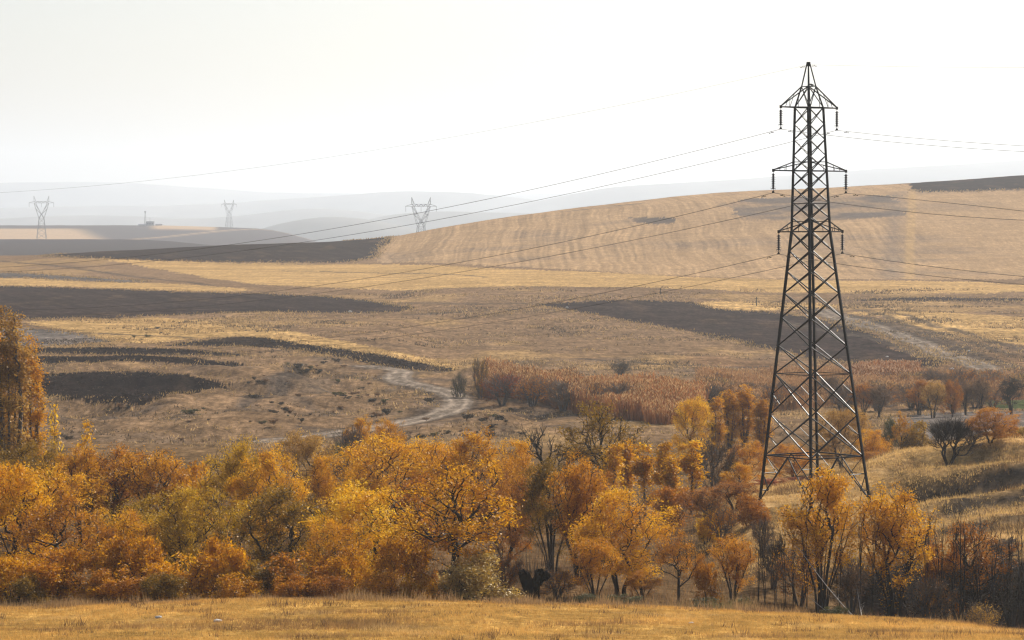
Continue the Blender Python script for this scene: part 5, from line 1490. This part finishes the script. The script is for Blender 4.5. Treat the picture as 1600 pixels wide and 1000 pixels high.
# tufts of dry grass and weeds over the slopes beyond the wood
X, Y = fan(rr, 105000, -150, 1750, 400, 1000)
w_ = np.zeros(len(X), bool)
for nm, P in PLANS:
    if nm != 'stubble_field': w_ |= in_poly(X, Y, P)
w_ |= dist_poly(X, Y, ROADBED[0]) < 3.2
m = (~w_) & (fbm(X / 16, Y / 16, 4, 311) > -.02 + .25 * rr.random(len(X)))
X, Y = X[m], Y[m]
k = smooth(-.1, .35, fbm(X / 12, Y / 14, 3, 313) + .25 * rr.normal(size=len(X)))[:, None]
c = np.array((.40, .265, .12)) * (1 - k) + np.array((.10, .07, .045)) * k
blades('dry_tufts', X, Y, (.12 + .3 * rr.random(len(X)) ** 2) * (1 + Y / 900), .06 + .00012 * Y, c * (.7 + .6 * rr.random((len(X), 1))), 2, .25, .5, 6)
# grass margins round the ploughed plots
mx, my = [], []
for nm, P in PLANS:
    if nm != 'ploughed_field': continue
    for (xa, ya), (xb2, yb2) in zip(P[:-1], P[1:]):
        n_ = int(min(400, np.hypot(xb2 - xa, yb2 - ya) * 2.2)); q = rr.random(n_)
        mx.append(xa + (xb2 - xa) * q + rr.normal(size=n_) * 1.6); my.append(ya + (yb2 - ya) * q + rr.normal(size=n_) * (2.0 + .002 * ya))
mx = np.concatenate(mx); my = np.concatenate(my); q = (my > 420) & (my < 1500) & (np.abs(mx) < .2 * my)
mx, my = mx[q], my[q]
blades('dry_tufts', mx, my, .2 + .45 * rr.random(len(mx)) ** 2 + my / 4500, .05 + .00012 * my, np.array((.36, .235, .10)) * (.5 + .8 * rr.random((len(mx), 1))), 2, .4, .5, 16)
# clods of turned earth
X, Y = fan(rr, 60000, -150, 900, 470, 720)
w_ = np.zeros(len(X), bool)
for nm, P in PLANS:
    if nm == 'ploughed_field': w_ |= in_poly(X, Y, P)
X, Y = X[w_], Y[w_]
k = rr.random((len(X), 1))
blades('soil_clods', X, Y, .08 + .22 * rr.random(len(X)) ** 2, .12 + .2 * rr.random(len(X)), np.array((.02, .014, .012)) * (1 - k) + np.array((.085, .06, .045)) * k ** 2 + .003, 1, .2, .3, 14)
X, Y = fan(rr, 30000, 1090, 1720, 224, 300)
m = fbm(X / 4 + 2, Y / 3, 3, 321) > .12
X, Y = X[m], Y[m]
blades('dry_weeds', X, Y, .25 + .5 * rr.random(len(X)) ** 2, np.full(len(X), .022), np.array((.20, .115, .05)) * (.6 + .8 * rr.random((len(X), 1))), 2, .15, .3, 15)
# reeds
def reeds(name, poly, dmin, n, hgt, seed, cols, plume):
    rr = np.random.default_rng(seed)
    P = [tuple(ground(px, py, dmin)[:2]) for px, py in poly]
    x0, x1 = min(p[0] for p in P), max(p[0] for p in P); y0, y1 = min(p[1] for p in P), max(p[1] for p in P)
    X = rr.uniform(x0, x1, n * 3); Y = rr.uniform(y0, y1, n * 3)
    m = in_poly(X + 3 * fbm(X / 9, Y / 9, 2, seed), Y + 5 * fbm(X / 9 + 9, Y / 9, 2, seed), P); X, Y = X[m][:n], Y[m][:n]
    n = len(X); Z = H(X, Y)
    h = hgt * (.62 + .4 * rr.random(n) + .6 * fbm(X / 8, Y / 10, 3, seed + 1))
    a = rr.normal(size=n) * .6; w = .035
    top = np.stack([X + rr.normal(size=n) * .12 * h, Y + rr.normal(size=n) * .12 * h, Z + h], 1)
    dx = np.stack([np.cos(a) * w, np.sin(a) * w, 0 * a], 1)
    B = np.stack([X, Y, Z - .05], 1)
    V1 = np.stack([B - dx, B + dx, top + dx * .4, top - dx * .4], 1).reshape(-1, 3)
    mixv = rr.random((n, 1)); pz = smooth(-.3, .3, fbm(X / 10, Y / 10, 2, seed + 3))[:, None]
    c1 = (cols[0] * mixv + cols[1] * (1 - mixv)) * (.75 + .5 * pz)
    pl = np.repeat(top, 1, 0); L = .32 + .2 * rr.random((n, 1))
    ldir = np.stack([rr.normal(size=n) * .5, rr.normal(size=n) * .5, np.ones(n)], 1)
    pw = dx / w * .07
    V2 = np.stack([pl - ldir * .1, pl + pw + ldir * L * .4, pl + ldir * L, pl - pw + ldir * L * .4], 1).reshape(-1, 3)
    c2 = plume * (.75 + .5 * rr.random((n, 1)))
    pk = (rr.random((n, 1)) < .6); c2 = np.where(pk, c2, c1 * 1.1)
    V = np.concatenate([V1, V2]); C = np.concatenate([np.repeat(c1, 4, 0), np.repeat(c2, 4, 0)])
    o = obj(name, mesh_np(name, V, np.arange(len(V)).reshape(-1, 4), M_BLADE, colors=np.clip(C, .005, .9))); o['kind'] = 'stuff'
RC = (np.array((.31, .12, .035)), np.array((.17, .07, .028)))
reeds('reeds', [(748, 612), (800, 622), (880, 640), (960, 656), (1040, 664), (1085, 660), (1094, 646), (1084, 636), (1030, 630), (960, 624), (880, 613), (800, 600), (750, 600)], 420, 30000, 3.9, 601, RC, np.array((.44, .26, .115)))
reeds('reeds', [(1330, 608), (1380, 612), (1440, 606), (1436, 594), (1390, 590), (1340, 592)], 470, 5000, 2.8, 603, RC, np.array((.42, .26, .15)))
reeds('reeds', [(1090, 640), (1240, 640), (1420, 630), (1620, 622), (1620, 600), (1420, 588), (1240, 592), (1095, 596)], 470, 26000, 2.3, 607, (np.array((.30, .15, .06)), np.array((.20, .105, .05))), np.array((.38, .22, .10)))
# haze
def build_haze():
    m, t, out = new_mat('haze_air')
    v = N(t, 'ShaderNodeVolumePrincipled')
    v.inputs['Color'].default_value = (.87, .935, 1.0, 1)
    v.inputs['Density'].default_value = .00009
    v.inputs['Anisotropy'].default_value = .45
    t.links.new(v.outputs[0], out.inputs['Volume'])
    try: m.cycles.homogeneous_volume = True
    except Exception: pass
    o = obj('haze', pydata('haze', box_pts(-9500, 9500, -120, 22800, EYE - 160, EYE + 480), BOXF, m))
    o['kind'] = 'stuff'
build_haze()
